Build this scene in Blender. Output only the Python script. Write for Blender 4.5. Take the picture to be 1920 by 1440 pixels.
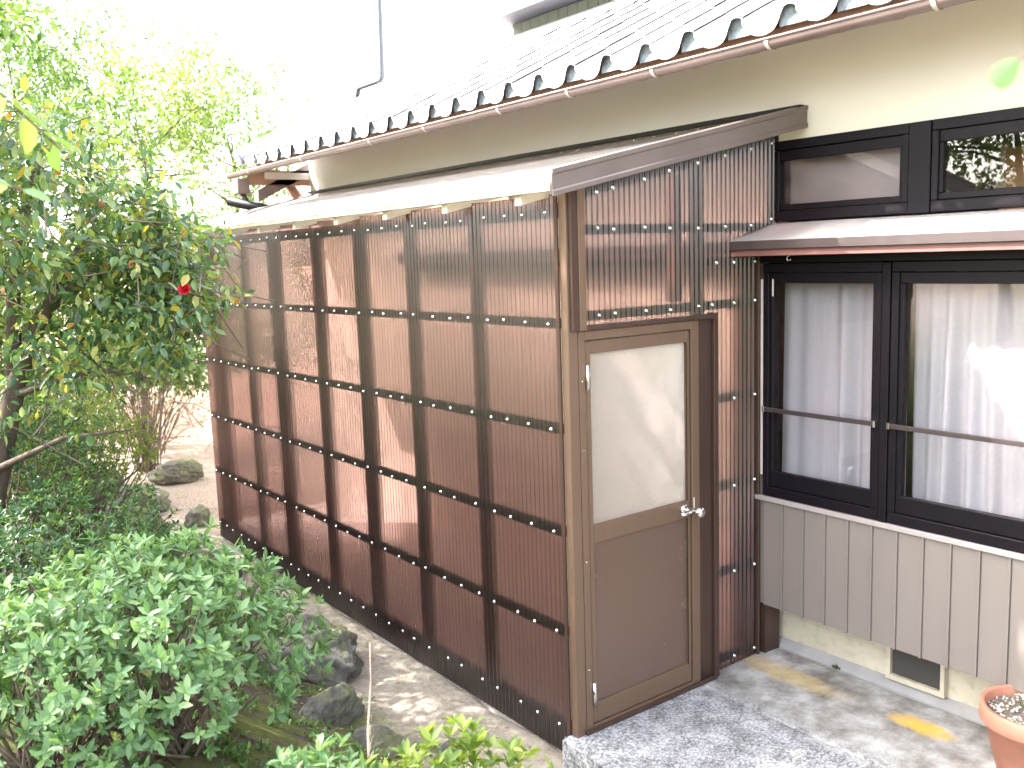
import bpy, math, random
import numpy as np
from mathutils import Vector, Matrix, noise as mnoise

for o in list(bpy.data.objects):
    bpy.data.objects.remove(o)
SC = bpy.context.scene
COL = SC.collection
rng = np.random.default_rng(7)
random.seed(7)
rad = math.radians

# ------------------------------------------------------------------ camera
cam_d = bpy.data.cameras.new('camera')
cam = bpy.data.objects.new('camera', cam_d)
COL.objects.link(cam)
CAMPOS = Vector((-2.5073, -3.0287, 2.1435))
Rw = ((0.799435, -0.599807, -0.033698), (-0.109063, -0.089744, -0.989975), (0.590770, 0.795096, -0.137162))
X, Dn, F = [Vector(r) for r in Rw]
m = Matrix((X, -Dn, -F)).transposed().to_4x4()
m.translation = CAMPOS
cam.matrix_world = m
cam_d.sensor_width = 36.0
cam_d.lens = 36.0 * 1735.64 / 1920.0
cam_d.clip_start = 0.02
cam_d.clip_end = 2000
cam_d.dof.use_dof = True
cam_d.dof.focus_distance = 4.3
cam_d.dof.aperture_fstop = 3.6
SC.camera = cam

# ------------------------------------------------------------------ sky, sun, exposure
SUN_TRAVEL = Vector((1.0, -0.98, -1.20)).normalized()
to_sun = -SUN_TRAVEL
elev = math.asin(to_sun.z)
w = bpy.data.worlds.new('World')
SC.world = w
w.use_nodes = True
nt = w.node_tree
nt.nodes.clear()
sky = nt.nodes.new('ShaderNodeTexSky')
sky.sky_type = 'NISHITA'
sky.sun_disc = False
sky.sun_elevation = elev
sky.sun_rotation = math.atan2(to_sun.x, to_sun.y)
sky.air_density = 1.0
sky.dust_density = 4.0
sky.ozone_density = 1.0
hs = nt.nodes.new('ShaderNodeHueSaturation')
hs.inputs['Saturation'].default_value = 0.35
bg = nt.nodes.new('ShaderNodeBackground')
bg.inputs['Strength'].default_value = 0.15
wo = nt.nodes.new('ShaderNodeOutputWorld')
nt.links.new(sky.outputs[0], hs.inputs['Color'])
nt.links.new(hs.outputs[0], bg.inputs['Color'])
nt.links.new(bg.outputs[0], wo.inputs['Surface'])
sd = bpy.data.lights.new('sun', 'SUN')
sd.energy = 2.0
sd.angle = rad(0.53)
sd.color = (1.0, 0.965, 0.92)
sun = bpy.data.objects.new('sun', sd)
COL.objects.link(sun)
sun.rotation_euler = SUN_TRAVEL.to_track_quat('-Z', 'Y').to_euler()
sun.location = to_sun * 30
SC.view_settings.view_transform = 'Standard'
SC.view_settings.look = 'None'
SC.view_settings.gamma = 1.0
SC.view_settings.exposure = 3.45
SC.view_settings.use_curve_mapping = False
cy = SC.cycles
cy.use_denoising = True
cy.max_bounces = 14
cy.transparent_max_bounces = 24
cy.transmission_bounces = 10
cy.diffuse_bounces = 5
cy.glossy_bounces = 4
cy.sample_clamp_indirect = 6.0
cy.caustics_reflective = False
cy.caustics_refractive = True

# ------------------------------------------------------------------ material helpers
class NT:
    def __init__(s, name):
        s.m = bpy.data.materials.new(name)
        s.m.use_nodes = True
        s.t = s.m.node_tree
        s.t.nodes.clear()
        s.out = s.t.nodes.new('ShaderNodeOutputMaterial')
    def n(s, typ, **kw):
        nd = s.t.nodes.new('ShaderNode' + typ)
        for k, v in kw.items():
            if k in nd.inputs:
                nd.inputs[k].default_value = v
            else:
                setattr(nd, k, v)
        return nd
    def l(s, a, b):
        s.t.links.new(a, b)
    def surf(s, sh):
        s.l(sh, s.out.inputs['Surface'])
    def coord(s, scale=(1, 1, 1), obj=False):
        tc = s.n('TexCoord')
        mp = s.n('Mapping')
        mp.inputs['Scale'].default_value = scale
        if obj:
            s.l(tc.outputs['Object'], mp.inputs['Vector'])
        else:
            g = s.n('NewGeometry')
            s.l(g.outputs['Position'], mp.inputs['Vector'])
        return mp.outputs[0]
    def noise(s, vec, scale, detail=5, rough=.55):
        nd = s.n('TexNoise')
        nd.inputs['Scale'].default_value = scale
        nd.inputs['Detail'].default_value = detail
        nd.inputs['Roughness'].default_value = rough
        s.l(vec, nd.inputs['Vector'])
        return nd.outputs['Fac']
    def ramp(s, fac, stops):
        r = s.n('ValToRGB')
        cr = r.color_ramp
        while len(cr.elements) > 1:
            cr.elements.remove(cr.elements[0])
        cr.elements[0].position = stops[0][0]
        cr.elements[0].color = (*stops[0][1], 1)
        for p, c in stops[1:]:
            e = cr.elements.new(p)
            e.color = (*c, 1)
        s.l(fac, r.inputs['Fac'])
        return r.outputs['Color']
    def mix(s, fac, a, b, mode='MIX'):
        nd = s.n('MixRGB', blend_type=mode)
        for v, i in ((fac, 0), (a, 1), (b, 2)):
            if isinstance(v, (int, float)):
                nd.inputs[i].default_value = v
            elif isinstance(v, tuple):
                nd.inputs[i].default_value = (*v, 1)
            else:
                s.l(v, nd.inputs[i])
        return nd.outputs[0]
    def bump(s, h, strength=.3, dist=.01):
        b = s.n('Bump')
        b.inputs['Strength'].default_value = strength
        b.inputs['Distance'].default_value = dist
        s.l(h, b.inputs['Height'])
        return b.outputs[0]
    def ms(s, fac, a, b):
        nd = s.n('MixShader')
        if isinstance(fac, (int, float)):
            nd.inputs[0].default_value = fac
        else:
            s.l(fac, nd.inputs[0])
        s.l(a, nd.inputs[1])
        s.l(b, nd.inputs[2])
        return nd.outputs[0]
    def schlick(s, f0, k=1.0):
        lw = s.n('LayerWeight')
        lw.inputs['Blend'].default_value = .5
        fc = s.math('POWER', lw.outputs['Facing'], 4.2)
        return s.math('MINIMUM', s.math('MULTIPLY', s.math('ADD', s.math('MULTIPLY', fc, 1 - f0), f0), k), 1.0)
    def math(s, op, a, b=0.0):
        nd = s.n('Math', operation=op)
        for v, i in ((a, 0), (b, 1)):
            if isinstance(v, (int, float)):
                nd.inputs[i].default_value = v
            else:
                s.l(v, nd.inputs[i])
        return nd.outputs[0]

def c3(v, k):
    return tuple(min(1, x * k) for x in v)

def plain(name, col, rough=.5, var=.12, scale=6, metal=0, spec=.5, bump=0, bscale=60, stretch=(1, 1, 1), dirt=0):
    N = NT(name)
    v = N.coord(stretch)
    a = N.noise(v, scale)
    cc = N.ramp(a, [(.3, c3(col, 1 - var)), (.7, c3(col, 1 + var))])
    if dirt:
        d = N.noise(v, scale * 3.1, 8, .7)
        cc = N.mix(N.ramp(d, [(.5, (0, 0, 0)), (.75, (dirt,) * 3)]), cc, c3(col, .35))
    p = N.n('BsdfPrincipled')
    N.l(cc, p.inputs['Base Color'])
    p.inputs['Metallic'].default_value = metal
    p.inputs['Specular IOR Level'].default_value = spec
    rr = N.noise(v, scale * 4)
    rm = N.math('ADD', N.math('MULTIPLY', rr, .2), max(.02, rough - .1))
    N.l(rm, p.inputs['Roughness'])
    if bump:
        N.l(N.bump(N.noise(v, bscale, 6, .6), bump, .006), p.inputs['Normal'])
    N.surf(p.outputs[0])
    return N.m

def leaf_mat(name, stops, trans=.4, rough=.35, spec=.5):
    N = NT(name)
    g = N.n('NewGeometry')
    cc = N.ramp(g.outputs['Random Per Island'], stops)
    p = N.n('BsdfPrincipled')
    N.l(cc, p.inputs['Base Color'])
    p.inputs['Roughness'].default_value = rough
    p.inputs['Specular IOR Level'].default_value = spec
    t = N.n('BsdfTranslucent')
    N.l(N.mix(1.0, cc, (1.22, 1.2, .62), 'MULTIPLY'), t.inputs['Color'])
    N.surf(N.ms(trans, p.outputs[0], t.outputs[0]))
    return N.m

M = {}
# bronze corrugated polycarbonate: see-through, slightly hazing, glossy
def poly(name, tint, diff, clear=.42, haze=.42, rough=.25, ior=1.16, gloss_r=.10, body=.3, f0=.085):
    N = NT(name)
    wv = N.noise(N.coord((3, 3, .6)), 2.2, 4, .6)
    lw = N.n('LayerWeight')
    lw.inputs['Blend'].default_value = .5
    # longer light path through the flanks of each corrugation
    tc = N.mix(N.math('POWER', lw.outputs['Facing'], 1.6), tint, tuple(t ** 3.6 for t in tint))
    tr = N.n('BsdfTransparent')
    N.l(tc, tr.inputs['Color'])
    rf = N.n('BsdfRefraction')
    N.l(tc, rf.inputs['Color'])
    rf.inputs['Roughness'].default_value = rough
    rf.inputs['IOR'].default_value = ior
    df = N.n('BsdfDiffuse')
    dn = N.mix(N.ramp(wv, [(.3, (0, 0, 0)), (.75, (1, 1, 1))]), c3(diff, .85), c3(diff, 1.15))
    N.l(dn, df.inputs['Color'])
    tl = N.n('BsdfTranslucent')
    N.l(dn, tl.inputs['Color'])
    see = N.ms(haze / (haze + clear), tr.outputs[0], rf.outputs[0])
    bod = N.ms(.5, df.outputs[0], tl.outputs[0])
    s1 = N.ms(body, see, bod)
    gl = N.n('BsdfGlossy')
    gl.inputs['Roughness'].default_value = gloss_r
    gl.inputs['Color'].default_value = (.95, .93, .95, 1)
    N.surf(N.ms(N.schlick(f0), s1, gl.outputs[0]))
    return N.m
M['poly'] = poly('bronze_polycarbonate', (.39, .262, .255), (.20, .13, .126), body=.11, clear=.58, haze=.36, rough=.3, ior=1.22, gloss_r=.2, f0=.08)
M['poly_roof'] = poly('roof_polycarbonate', (.80, .76, .70), (.50, .48, .46), clear=.10, haze=.6, body=.42, gloss_r=.05, f0=.06)
M['rail'] = plain('dark_brown_rail', (.009, .0045, .0045), .5, .3, 9, spec=.3)
M['stud'] = plain('brown_stud_wood', (.15, .062, .046), .7, .25, 8, stretch=(8, 8, .6))
M['alu'] = plain('bronze_aluminium', (.150, .096, .064), .36, .04, 5, metal=.25, stretch=(6, 6, .4))
M['alu_dark'] = plain('dark_bronze_aluminium', (.075, .044, .034), .36, .1, 5, metal=.4, stretch=(6, 6, .4))
M['door_panel'] = plain('door_panel_bronze', (.135, .088, .068), .24, .03, 2, metal=.2)
M['trim'] = plain('brown_verge_steel', (.135, .108, .102), .33, .1, 4, spec=.5)
M['screw'] = plain('screw_steel', (.72, .72, .72), .22, .1, 40, metal=.9)
M['chrome'] = plain('chrome', (.85, .84, .82), .12, .05, 30, metal=1)
M['black_frame'] = plain('black_window_aluminium', (.0055, .0038, .0062), .45, .2, 6, spec=.18)
M['bar'] = plain('brown_guard_bar', (.052, .040, .040), .35, .15, 9, metal=.3)
M['clad'] = plain('taupe_metal_cladding', (.178, .152, .134), .38, .05, 3, spec=.5, stretch=(2, 2, .5))
M['clad_trim'] = plain('taupe_cap_trim', (.30, .265, .25), .35, .06, 3)
M['found'] = plain('cream_foundation_paint', (.52, .47, .36), .8, .12, 5, bump=.3, dirt=.5)
M['mortar'] = plain('grey_mortar', (.30, .29, .28), .9, .15, 7, bump=.4)
M['floor'] = plain('pale_shed_floor', (.55, .51, .47), .85, .12, 4)
M['canopy'] = plain('canopy_painted_steel', (.35, .33, .325), .4, .1, 4, dirt=.3)
M['canopy_lip'] = plain('canopy_brown_lip', (.05, .036, .034), .4, .15, 6)
M['canopy_red'] = plain('canopy_underside_strip', (.17, .075, .065), .5, .15, 8)
M['soffit'] = plain('brown_eave_boards', (.33, .19, .13), .7, .2, 6, stretch=(1, 6, 1))
M['rafter'] = plain('rafter_end_paint', (.50, .44, .34), .7, .12, 9)
M['gutter'] = plain('brown_pvc_gutter', (.20, .145, .135), .32, .12, 5, dirt=.2)
M['white_wall'] = plain('white_upper_wall', (.72, .71, .69), .7, .04, 3)
M['dark_soffit'] = plain('dark_bay_soffit', (.055, .05, .06), .6, .1, 5)
M['boards'] = plain('grey_green_boards', (.15, .155, .125), .6, .1, 5)
M['pipe'] = plain('grey_pipe', (.045, .05, .065), .4, .08, 8)
M['pale_pipe'] = plain('pale_pipe', (.30, .31, .36), .4, .05, 8)
M['slate'] = plain('slate_ridge', (.22, .24, .30), .3, .1, 8)
M['wood'] = plain('warm_plywood', (.50, .29, .13), .6, .18, 4, stretch=(1, 1, .15))
M['room'] = plain('room_wall', (.22, .17, .13), .8, .1, 3)
M['dark_room'] = plain('room_floor', (.09, .065, .05), .7, .1, 3)
M['pale_board'] = plain('pale_reveal_board', (.62, .56, .50), .6, .05, 5)
M['soil'] = plain('potting_soil', (.13, .105, .085), .95, .5, 60, bump=1, bscale=90)
M['bark'] = plain('grey_brown_bark', (.095, .070, .052), .9, .4, 9, bump=.8, bscale=40, stretch=(2, 2, .5))
M['twig'] = plain('twig_bark', (.14, .105, .08), .9, .35, 20)
M['dry_twig'] = plain('dry_pinkish_twig', (.42, .30, .25), .8, .3, 30)

def wall_mat():
    N = NT('cream_stucco')
    v = N.coord()
    a = N.noise(N.coord((1, .6, 1)), 2.5, 5)
    base = N.ramp(a, [(.3, (.81, .78, .79)), (.7, (.85, .82, .83))])
    g = N.n('NewGeometry')
    sp = N.n('SeparateXYZ')
    N.l(g.outputs['Position'], sp.inputs[0])
    st = N.noise(N.coord((1, 1.2, 5)), 1.6, 5, .6)
    # old damp stain that creeps up the stucco from the flashing line
    h = N.math('SUBTRACT', N.math('ADD', 2.86, N.math('MULTIPLY', st, .16)), sp.outputs['Z'])
    f = N.n('MapRange')
    f.inputs['From Min'].default_value = -.12
    f.inputs['From Max'].default_value = .28
    f.inputs['To Max'].default_value = .62
    N.l(h, f.inputs['Value'])
    cc = N.mix(f.outputs[0], base, (.70, .64, .46))
    p = N.n('BsdfPrincipled')
    N.l(cc, p.inputs['Base Color'])
    p.inputs['Roughness'].default_value = .85
    N.l(N.bump(N.noise(v, 160, 4), .15, .004), p.inputs['Normal'])
    N.surf(p.outputs[0])
    return N.m
M['wall'] = wall_mat()

def tile_mat():
    N = NT('silver_glazed_tile')
    v = N.coord()
    oi = N.n('ObjectInfo')
    a = N.noise(v, 7, 6)
    c1 = N.ramp(a, [(.3, (.56, .57, .60)), (.7, (.66, .66, .68))])
    c2 = N.mix(N.math('MULTIPLY', oi.outputs['Random'], .35), c1, (.20, .22, .26))
    p = N.n('BsdfPrincipled')
    N.l(c2, p.inputs['Base Color'])
    p.inputs['Roughness'].default_value = .30
    p.inputs['Metallic'].default_value = .1
    p.inputs['Specular IOR Level'].default_value = .8
    N.l(N.bump(N.noise(v, 40, 4), .1, .004), p.inputs['Normal'])
    N.surf(p.outputs[0])
    return N.m
M['tile'] = tile_mat()
M['tile_shadow'] = plain('tile_gap_shade', (.17, .20, .22), .7, .5, 30)  # shade colour for the gaps under the eave rolls
M['stamp'] = plain('tile_stamp_ink', (.09, .035, .03), .7, .2, 20)

def glass(name, frost=False):
    N = NT(name)
    tr = N.n('BsdfTransparent')
    gl = N.n('BsdfGlossy')
    gl.inputs['Roughness'].default_value = .0 if not frost else .12
    if not frost:
        tr.inputs['Color'].default_value = (.94, .93, .94, 1)
        N.surf(N.ms(N.schlick(.05), tr.outputs[0], gl.outputs[0]))
    else:
        v = N.coord()
        b = N.bump(N.noise(v, 120, 2, .5), .9, .006)
        rf = N.n('BsdfRefraction')
        rf.inputs['Roughness'].default_value = .30
        rf.inputs['IOR'].default_value = 1.25
        rf.inputs['Color'].default_value = (.93, .95, .94, 1)
        N.l(b, rf.inputs['Normal'])
        N.l(b, gl.inputs['Normal'])
        tl = N.n('BsdfTranslucent')
        tl.inputs['Color'].default_value = (.93, .98, 1.0, 1)
        N.l(b, tl.inputs['Normal'])
        tr.inputs['Color'].default_value = (.95, .95, .95, 1)
        s = N.ms(.78, rf.outputs[0], tl.outputs[0])
        s = N.ms(.10, s, tr.outputs[0])
        N.surf(N.ms(N.schlick(.03), s, gl.outputs[0]))
    return N.m
M['glass'] = glass('clear_glass')
M['frost'] = glass('patterned_frosted_glass', True)

def lace_mat():
    N = NT('white_lace')
    tr = N.n('BsdfTransparent')
    df = N.n('BsdfDiffuse')
    df.inputs['Color'].default_value = (.80, .79, .82, 1)
    tl = N.n('BsdfTranslucent')
    tl.inputs['Color'].default_value = (.75, .75, .78, 1)
    wv = N.n('TexWave')
    wv.inputs['Scale'].default_value = 60
    wv.inputs['Distortion'].default_value = 3
    N.l(N.coord((0, 1, .5)), wv.inputs['Vector'])
    fac = N.math('ADD', N.math('MULTIPLY', wv.outputs['Fac'], .14), .78)
    N.surf(N.ms(fac, tr.outputs[0], N.ms(.35, df.outputs[0], tl.outputs[0])))
    return N.m
M['lace'] = lace_mat()

def slab_mat():
    N = NT('mottled_concrete')
    v = N.coord()
    g = N.n('NewGeometry')
    sp = N.n('SeparateXYZ')
    N.l(g.outputs['Position'], sp.inputs[0])
    fine = N.noise(v, 66, 5, .8)
    med = N.noise(v, 8, 6, .65)
    big = N.noise(v, 2.6, 5, .6)
    speck = N.ramp(N.math('ADD', fine, N.math('MULTIPLY', N.math('SUBTRACT', med, .5), .5)), [(.37, (.075, .075, .077)), (.46, (.18, .18, .185)), (.53, (.28, .28, .292)), (.62, (.44, .445, .46))])
    smooth = N.ramp(N.math('ADD', med, N.math('MULTIPLY', N.math('SUBTRACT', big, .5), .6)), [(.3, (.13, .115, .10)), (.5, (.25, .235, .215)), (.68, (.40, .39, .375))])
    # the strip along the house is a smoother later pour
    f = N.n('MapRange')
    f.inputs['From Min'].default_value = .74
    f.inputs['From Max'].default_value = .90
    xx = N.math('ADD', sp.outputs['X'], N.math('MULTIPLY', N.math('SUBTRACT', med, .5), .35))
    N.l(xx, f.inputs['Value'])
    cc = N.mix(f.outputs[0], speck, smooth)
    # ochre rust stains
    def blob(cx, cy, rx, ry):
        dx = N.math('DIVIDE', N.math('SUBTRACT', sp.outputs['X'], cx), rx)
        dy = N.math('DIVIDE', N.math('SUBTRACT', sp.outputs['Y'], cy), ry)
        d = N.math('ADD', N.math('POWER', N.math('ABSOLUTE', dx), 2.0), N.math('POWER', N.math('ABSOLUTE', dy), 2.0))
        d = N.math('ADD', d, N.math('MULTIPLY', N.math('SUBTRACT', N.noise(v, 14, 6, .7), .5), 2.4))
        r = N.n('MapRange')
        r.inputs['From Min'].default_value = 1.0
        r.inputs['From Max'].default_value = .1
        N.l(d, r.inputs['Value'])
        return r.outputs[0]
    cc = N.mix(N.math('MULTIPLY', blob(1.21, -.29, .10, .36), .6), cc, (.50, .36, .12))
    cc = N.mix(N.math('MULTIPLY', blob(1.23, -.97, .075, .17), .95), cc, (.62, .36, .05))
    p = N.n('BsdfPrincipled')
    N.l(cc, p.inputs['Base Color'])
    p.inputs['Roughness'].default_value = .85
    N.l(N.bump(N.math('ADD', fine, med), .5, .006), p.inputs['Normal'])
    N.surf(p.outputs[0])
    return N.m
M['slab'] = slab_mat()

def ground_mat():
    N = NT('sandy_soil')
    v = N.coord()
    g = N.n('NewGeometry')
    sp = N.n('SeparateXYZ')
    N.l(g.outputs['Position'], sp.inputs[0])
    a = N.noise(v, 26, 8, .75)
    b = N.noise(v, 2.0, 6, .6)
    sand = N.ramp(a, [(.3, (.21, .17, .13)), (.5, (.34, .29, .235)), (.7, (.44, .39, .325))])
    soil = N.ramp(a, [(.3, (.055, .045, .032)), (.7, (.14, .115, .085))])
    moss = N.ramp(a, [(.3, (.06, .075, .02)), (.7, (.17, .18, .05))])
    litter = N.ramp(N.noise(v, 40, 6, .8), [(.35, (.22, .15, .11)), (.5, (.38, .29, .23)), (.65, (.54, .45, .38))])
    fx = N.n('MapRange')
    fx.inputs['From Min'].default_value = -.40
    fx.inputs['From Max'].default_value = -.62
    N.l(N.math('ADD', sp.outputs['X'], N.math('MULTIPLY', N.math('SUBTRACT', b, .5), .5)), fx.inputs['Value'])
    fm = N.ramp(N.noise(v, 3.4, 6, .6), [(.44, (0, 0, 0)), (.56, (1, 1, 1))])
    low = N.mix(fm, soil, moss)
    cc = N.mix(fx.outputs[0], sand, low)
    fy = N.n('MapRange')
    fy.inputs['From Min'].default_value = 4.2
    fy.inputs['From Max'].default_value = 5.6
    N.l(sp.outputs['Y'], fy.inputs['Value'])
    fy2 = N.math('MULTIPLY', fy.outputs[0], N.ramp(N.noise(v, 1.3, 5, .6), [(.36, (.25,) * 3), (.55, (1, 1, 1))]))
    cc = N.mix(fy2, cc, litter)
    p = N.n('BsdfPrincipled')
    N.l(cc, p.inputs['Base Color'])
    p.inputs['Roughness'].default_value = .95
    p.inputs['Specular IOR Level'].default_value = .2
    N.l(N.bump(a, .9, .02), p.inputs['Normal'])
    N.surf(p.outputs[0])
    return N.m
M['ground'] = ground_mat()

def rock_mat():
    N = NT('mossy_rock')
    v = N.coord(obj=True)
    g = N.n('NewGeometry')
    sp = N.n('SeparateXYZ')
    N.l(g.outputs['Normal'], sp.inputs[0])
    a = N.noise(v, 6, 9, .7)
    b = N.noise(v, 3, 5, .6)
    cc = N.ramp(a, [(.3, (.085, .078, .07)), (.5, (.20, .185, .165)), (.72, (.38, .36, .33))])
    mo = N.math('MULTIPLY', N.ramp(b, [(.42, (0, 0, 0)), (.56, (1, 1, 1))]), N.math('MAXIMUM', sp.outputs['Z'], .15))
    cc = N.mix(mo, cc, (.19, .20, .07))
    li = N.ramp(N.noise(v, 9, 3, .4), [(.66, (0, 0, 0)), (.69, (1, 1, 1))])
    cc = N.mix(N.math('MULTIPLY', li, .8), cc, (.52, .53, .52))
    p = N.n('BsdfPrincipled')
    N.l(cc, p.inputs['Base Color'])
    p.inputs['Roughness'].default_value = .9
    N.l(N.bump(N.noise(v, 14, 10, .75), 1.0, .06), p.inputs['Normal'])
    N.surf(p.outputs[0])
    return N.m
M['rock'] = rock_mat()
M['terracotta'] = plain('terracotta', (.37, .155, .10), .75, .16, 7, bump=.2, dirt=.15)
M['leaf_camellia'] = leaf_mat('camellia_leaf', [(0, (.045, .10, .055)), (.3, (.085, .175, .08)), (.62, (.165, .27, .09)), (.9, (.30, .37, .12)), (.985, (.42, .33, .06)), (1, (.34, .12, .04))], .48, .24, .8)  # paler yellow stops paint backlit leaves into the colour
M['leaf_azalea'] = leaf_mat('azalea_leaf', [(0, (.085, .17, .075)), (.5, (.15, .27, .115)), (.9, (.215, .335, .14)), (1, (.29, .40, .17))], .38, .38)
M['leaf_dark'] = leaf_mat('dark_shrub_leaf', [(0, (.03, .07, .03)), (.5, (.06, .14, .055)), (.85, (.11, .20, .065)), (1, (.20, .27, .07))], .38, .3)
M['leaf_yellow'] = leaf_mat('yellow_green_shrub_leaf', [(0, (.09, .15, .03)), (.5, (.17, .25, .05)), (1, (.34, .40, .09))], .45, .4)
M['leaf_bright'] = leaf_mat('bright_tree_leaf', [(0, (.08, .14, .04)), (.5, (.16, .235, .06)), (1, (.27, .33, .10))], .5, .4)
M['leaf_bright2'] = leaf_mat('fresh_tree_leaf', [(0, (.05, .11, .035)), (.5, (.11, .20, .055)), (1, (.20, .29, .09))], .5, .4)
M['leaf_fern'] = leaf_mat('weed_leaf', [(0, (.04, .10, .025)), (.5, (.09, .19, .05)), (1, (.18, .28, .08))], .4, .4)
M['leaf_dry'] = leaf_mat('dry_twig_leaf', [(0, (.28, .20, .15)), (.6, (.46, .36, .30)), (1, (.40, .42, .20))], .3, .6)
M['leaf_brown'] = leaf_mat('fallen_leaf', [(0, (.14, .07, .04)), (.5, (.30, .19, .12)), (1, (.46, .36, .26))], .2, .6)
M['petal'] = leaf_mat('red_petal', [(0, (.45, .01, .03)), (1, (.70, .03, .06))], .3, .4)
M['petal_pink'] = leaf_mat('pink_petal', [(0, (.75, .45, .55)), (1, (.85, .62, .68))], .4, .4)

# ------------------------------------------------------------------ mesh helpers
def tag(o, label=None, cat=None, group=None, kind=None):
    if label: o['label'] = label
    if cat: o['category'] = cat
    if group: o['group'] = group
    if kind: o['kind'] = kind
    return o

def empty(name, loc=(0, 0, 0), parent=None):
    o = bpy.data.objects.new(name, None)
    COL.objects.link(o)
    o.location = loc
    o.empty_display_size = .1
    if parent: o.parent = parent
    return o

def link(name, me, parent=None, mat=None, loc=None, rot=None):
    o = bpy.data.objects.new(name, me)
    COL.objects.link(o)
    if mat is not None and len(me.materials) == 0:
        me.materials.append(mat)
    if parent:
        o.parent = parent
        # parents sit unrotated; keep children in world coordinates
        base = Vector((0, 0, 0))
        p = parent
        while p:
            base += p.location
            p = p.parent
        o.location = (Vector(loc) if loc else Vector((0, 0, 0))) - base
    elif loc:
        o.location = loc
    if rot: o.rotation_euler = rot
    return o

class MB:
    def __init__(s):
        s.v = []
        s.f = []
        s.sm = []
    def add(s, vs, fs, smooth=False):
        b = len(s.v)
        s.v += [tuple(x) for x in vs]
        s.f += [tuple(i + b for i in f) for f in fs]
        s.sm += [smooth] * len(fs)
        return s
    def hexa(s, p, bev=0):
        fs = [(0, 3, 2, 1), (4, 5, 6, 7), (0, 1, 5, 4), (1, 2, 6, 5), (2, 3, 7, 6), (3, 0, 4, 7)]
        return s.add(p, fs)
    def box(s, x0, x1, y0, y1, z0, z1, b=0.0):
        x0, x1 = sorted((x0, x1)); y0, y1 = sorted((y0, y1)); z0, z1 = sorted((z0, z1))
        if b <= 0:
            return s.hexa([(x0, y0, z0), (x1, y0, z0), (x1, y1, z0), (x0, y1, z0), (x0, y0, z1), (x1, y0, z1), (x1, y1, z1), (x0, y1, z1)])
        b = min(b, (x1 - x0) * .45, (y1 - y0) * .45, (z1 - z0) * .45)
        V = []
        for cx_, sx in ((x0, 1), (x1, -1)):
            for cy_, sy in ((y0, 1), (y1, -1)):
                for cz_, sz in ((z0, 1), (z1, -1)):
                    V += [(cx_, cy_ + sy * b, cz_ + sz * b), (cx_ + sx * b, cy_, cz_ + sz * b), (cx_ + sx * b, cy_ + sy * b, cz_)]
        def I(i, j, k, a): return ((i * 2 + j) * 2 + k) * 3 + a
        Fc = []
        Fc.append([I(0, 0, 0, 0), I(0, 0, 1, 0), I(0, 1, 1, 0), I(0, 1, 0, 0)])
        Fc.append([I(1, 0, 0, 0), I(1, 1, 0, 0), I(1, 1, 1, 0), I(1, 0, 1, 0)])
        Fc.append([I(0, 0, 0, 1), I(1, 0, 0, 1), I(1, 0, 1, 1), I(0, 0, 1, 1)])
        Fc.append([I(0, 1, 0, 1), I(0, 1, 1, 1), I(1, 1, 1, 1), I(1, 1, 0, 1)])
        Fc.append([I(0, 0, 0, 2), I(0, 1, 0, 2), I(1, 1, 0, 2), I(1, 0, 0, 2)])
        Fc.append([I(0, 0, 1, 2), I(1, 0, 1, 2), I(1, 1, 1, 2), I(0, 1, 1, 2)])
        for j in (0, 1):
            for k in (0, 1):
                Fc.append([I(0, j, k, 1), I(1, j, k, 1), I(1, j, k, 2), I(0, j, k, 2)])
        for i in (0, 1):
            for k in (0, 1):
                Fc.append([I(i, 0, k, 0), I(i, 1, k, 0), I(i, 1, k, 2), I(i, 0, k, 2)])
        for i in (0, 1):
            for j in (0, 1):
                Fc.append([I(i, j, 0, 0), I(i, j, 1, 0), I(i, j, 1, 1), I(i, j, 0, 1)])
        for i in (0, 1):
            for j in (0, 1):
                for k in (0, 1):
                    Fc.append([I(i, j, k, 0), I(i, j, k, 1), I(i, j, k, 2)])
        return s.add(V, Fc)
    def tube(s, pts, rs, n=8, cap=True):
        pts = [Vector(p) for p in pts]
        if isinstance(rs, (int, float)): rs = [rs] * len(pts)
        V = []
        up = Vector((.31, .17, .93))
        for i, p in enumerate(pts):
            d = (pts[min(i + 1, len(pts) - 1)] - pts[max(i - 1, 0)]).normalized()
            a = d.cross(up)
            if a.length < .05: a = d.cross(Vector((1, 0, 0)))
            a.normalize()
            b = d.cross(a)
            for k in range(n):
                t = 2 * math.pi * k / n
                V.append(p + (a * math.cos(t) + b * math.sin(t)) * rs[i])
        Fc = []
        for i in range(len(pts) - 1):
            for k in range(n):
                k2 = (k + 1) % n
                Fc.append((i * n + k, i * n + k2, (i + 1) * n + k2, (i + 1) * n + k))
        s.add(V, Fc, True)
        if cap:
            b0 = len(s.v) - len(V)
            s.f.append(tuple(b0 + k for k in range(n))[::-1]); s.sm.append(False)
            s.f.append(tuple(b0 + (len(pts) - 1) * n + k for k in range(n))); s.sm.append(False)
        return s
    def lathe(s, prof, n=32, center=(0, 0, 0), axis='z'):
        V = []
        for r, z in prof:
            for k in range(n):
                t = 2 * math.pi * k / n
                a, b = r * math.cos(t), r * math.sin(t)
                if axis == 'z': q = (a, b, z)
                elif axis == 'x': q = (z, a, b)
                else: q = (a, z, b)
                V.append((q[0] + center[0], q[1] + center[1], q[2] + center[2]))
        Fc = []
        for i in range(len(prof) - 1):
            for k in range(n):
                k2 = (k + 1) % n
                Fc.append((i * n + k, i * n + k2, (i + 1) * n + k2, (i + 1) * n + k))
        return s.add(V, Fc, True)
    def mesh(s, name):
        me = bpy.data.meshes.new(name)
        me.from_pydata(s.v, [], s.f)
        me.polygons.foreach_set('use_smooth', s.sm)
        me.update()
        return me
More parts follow.
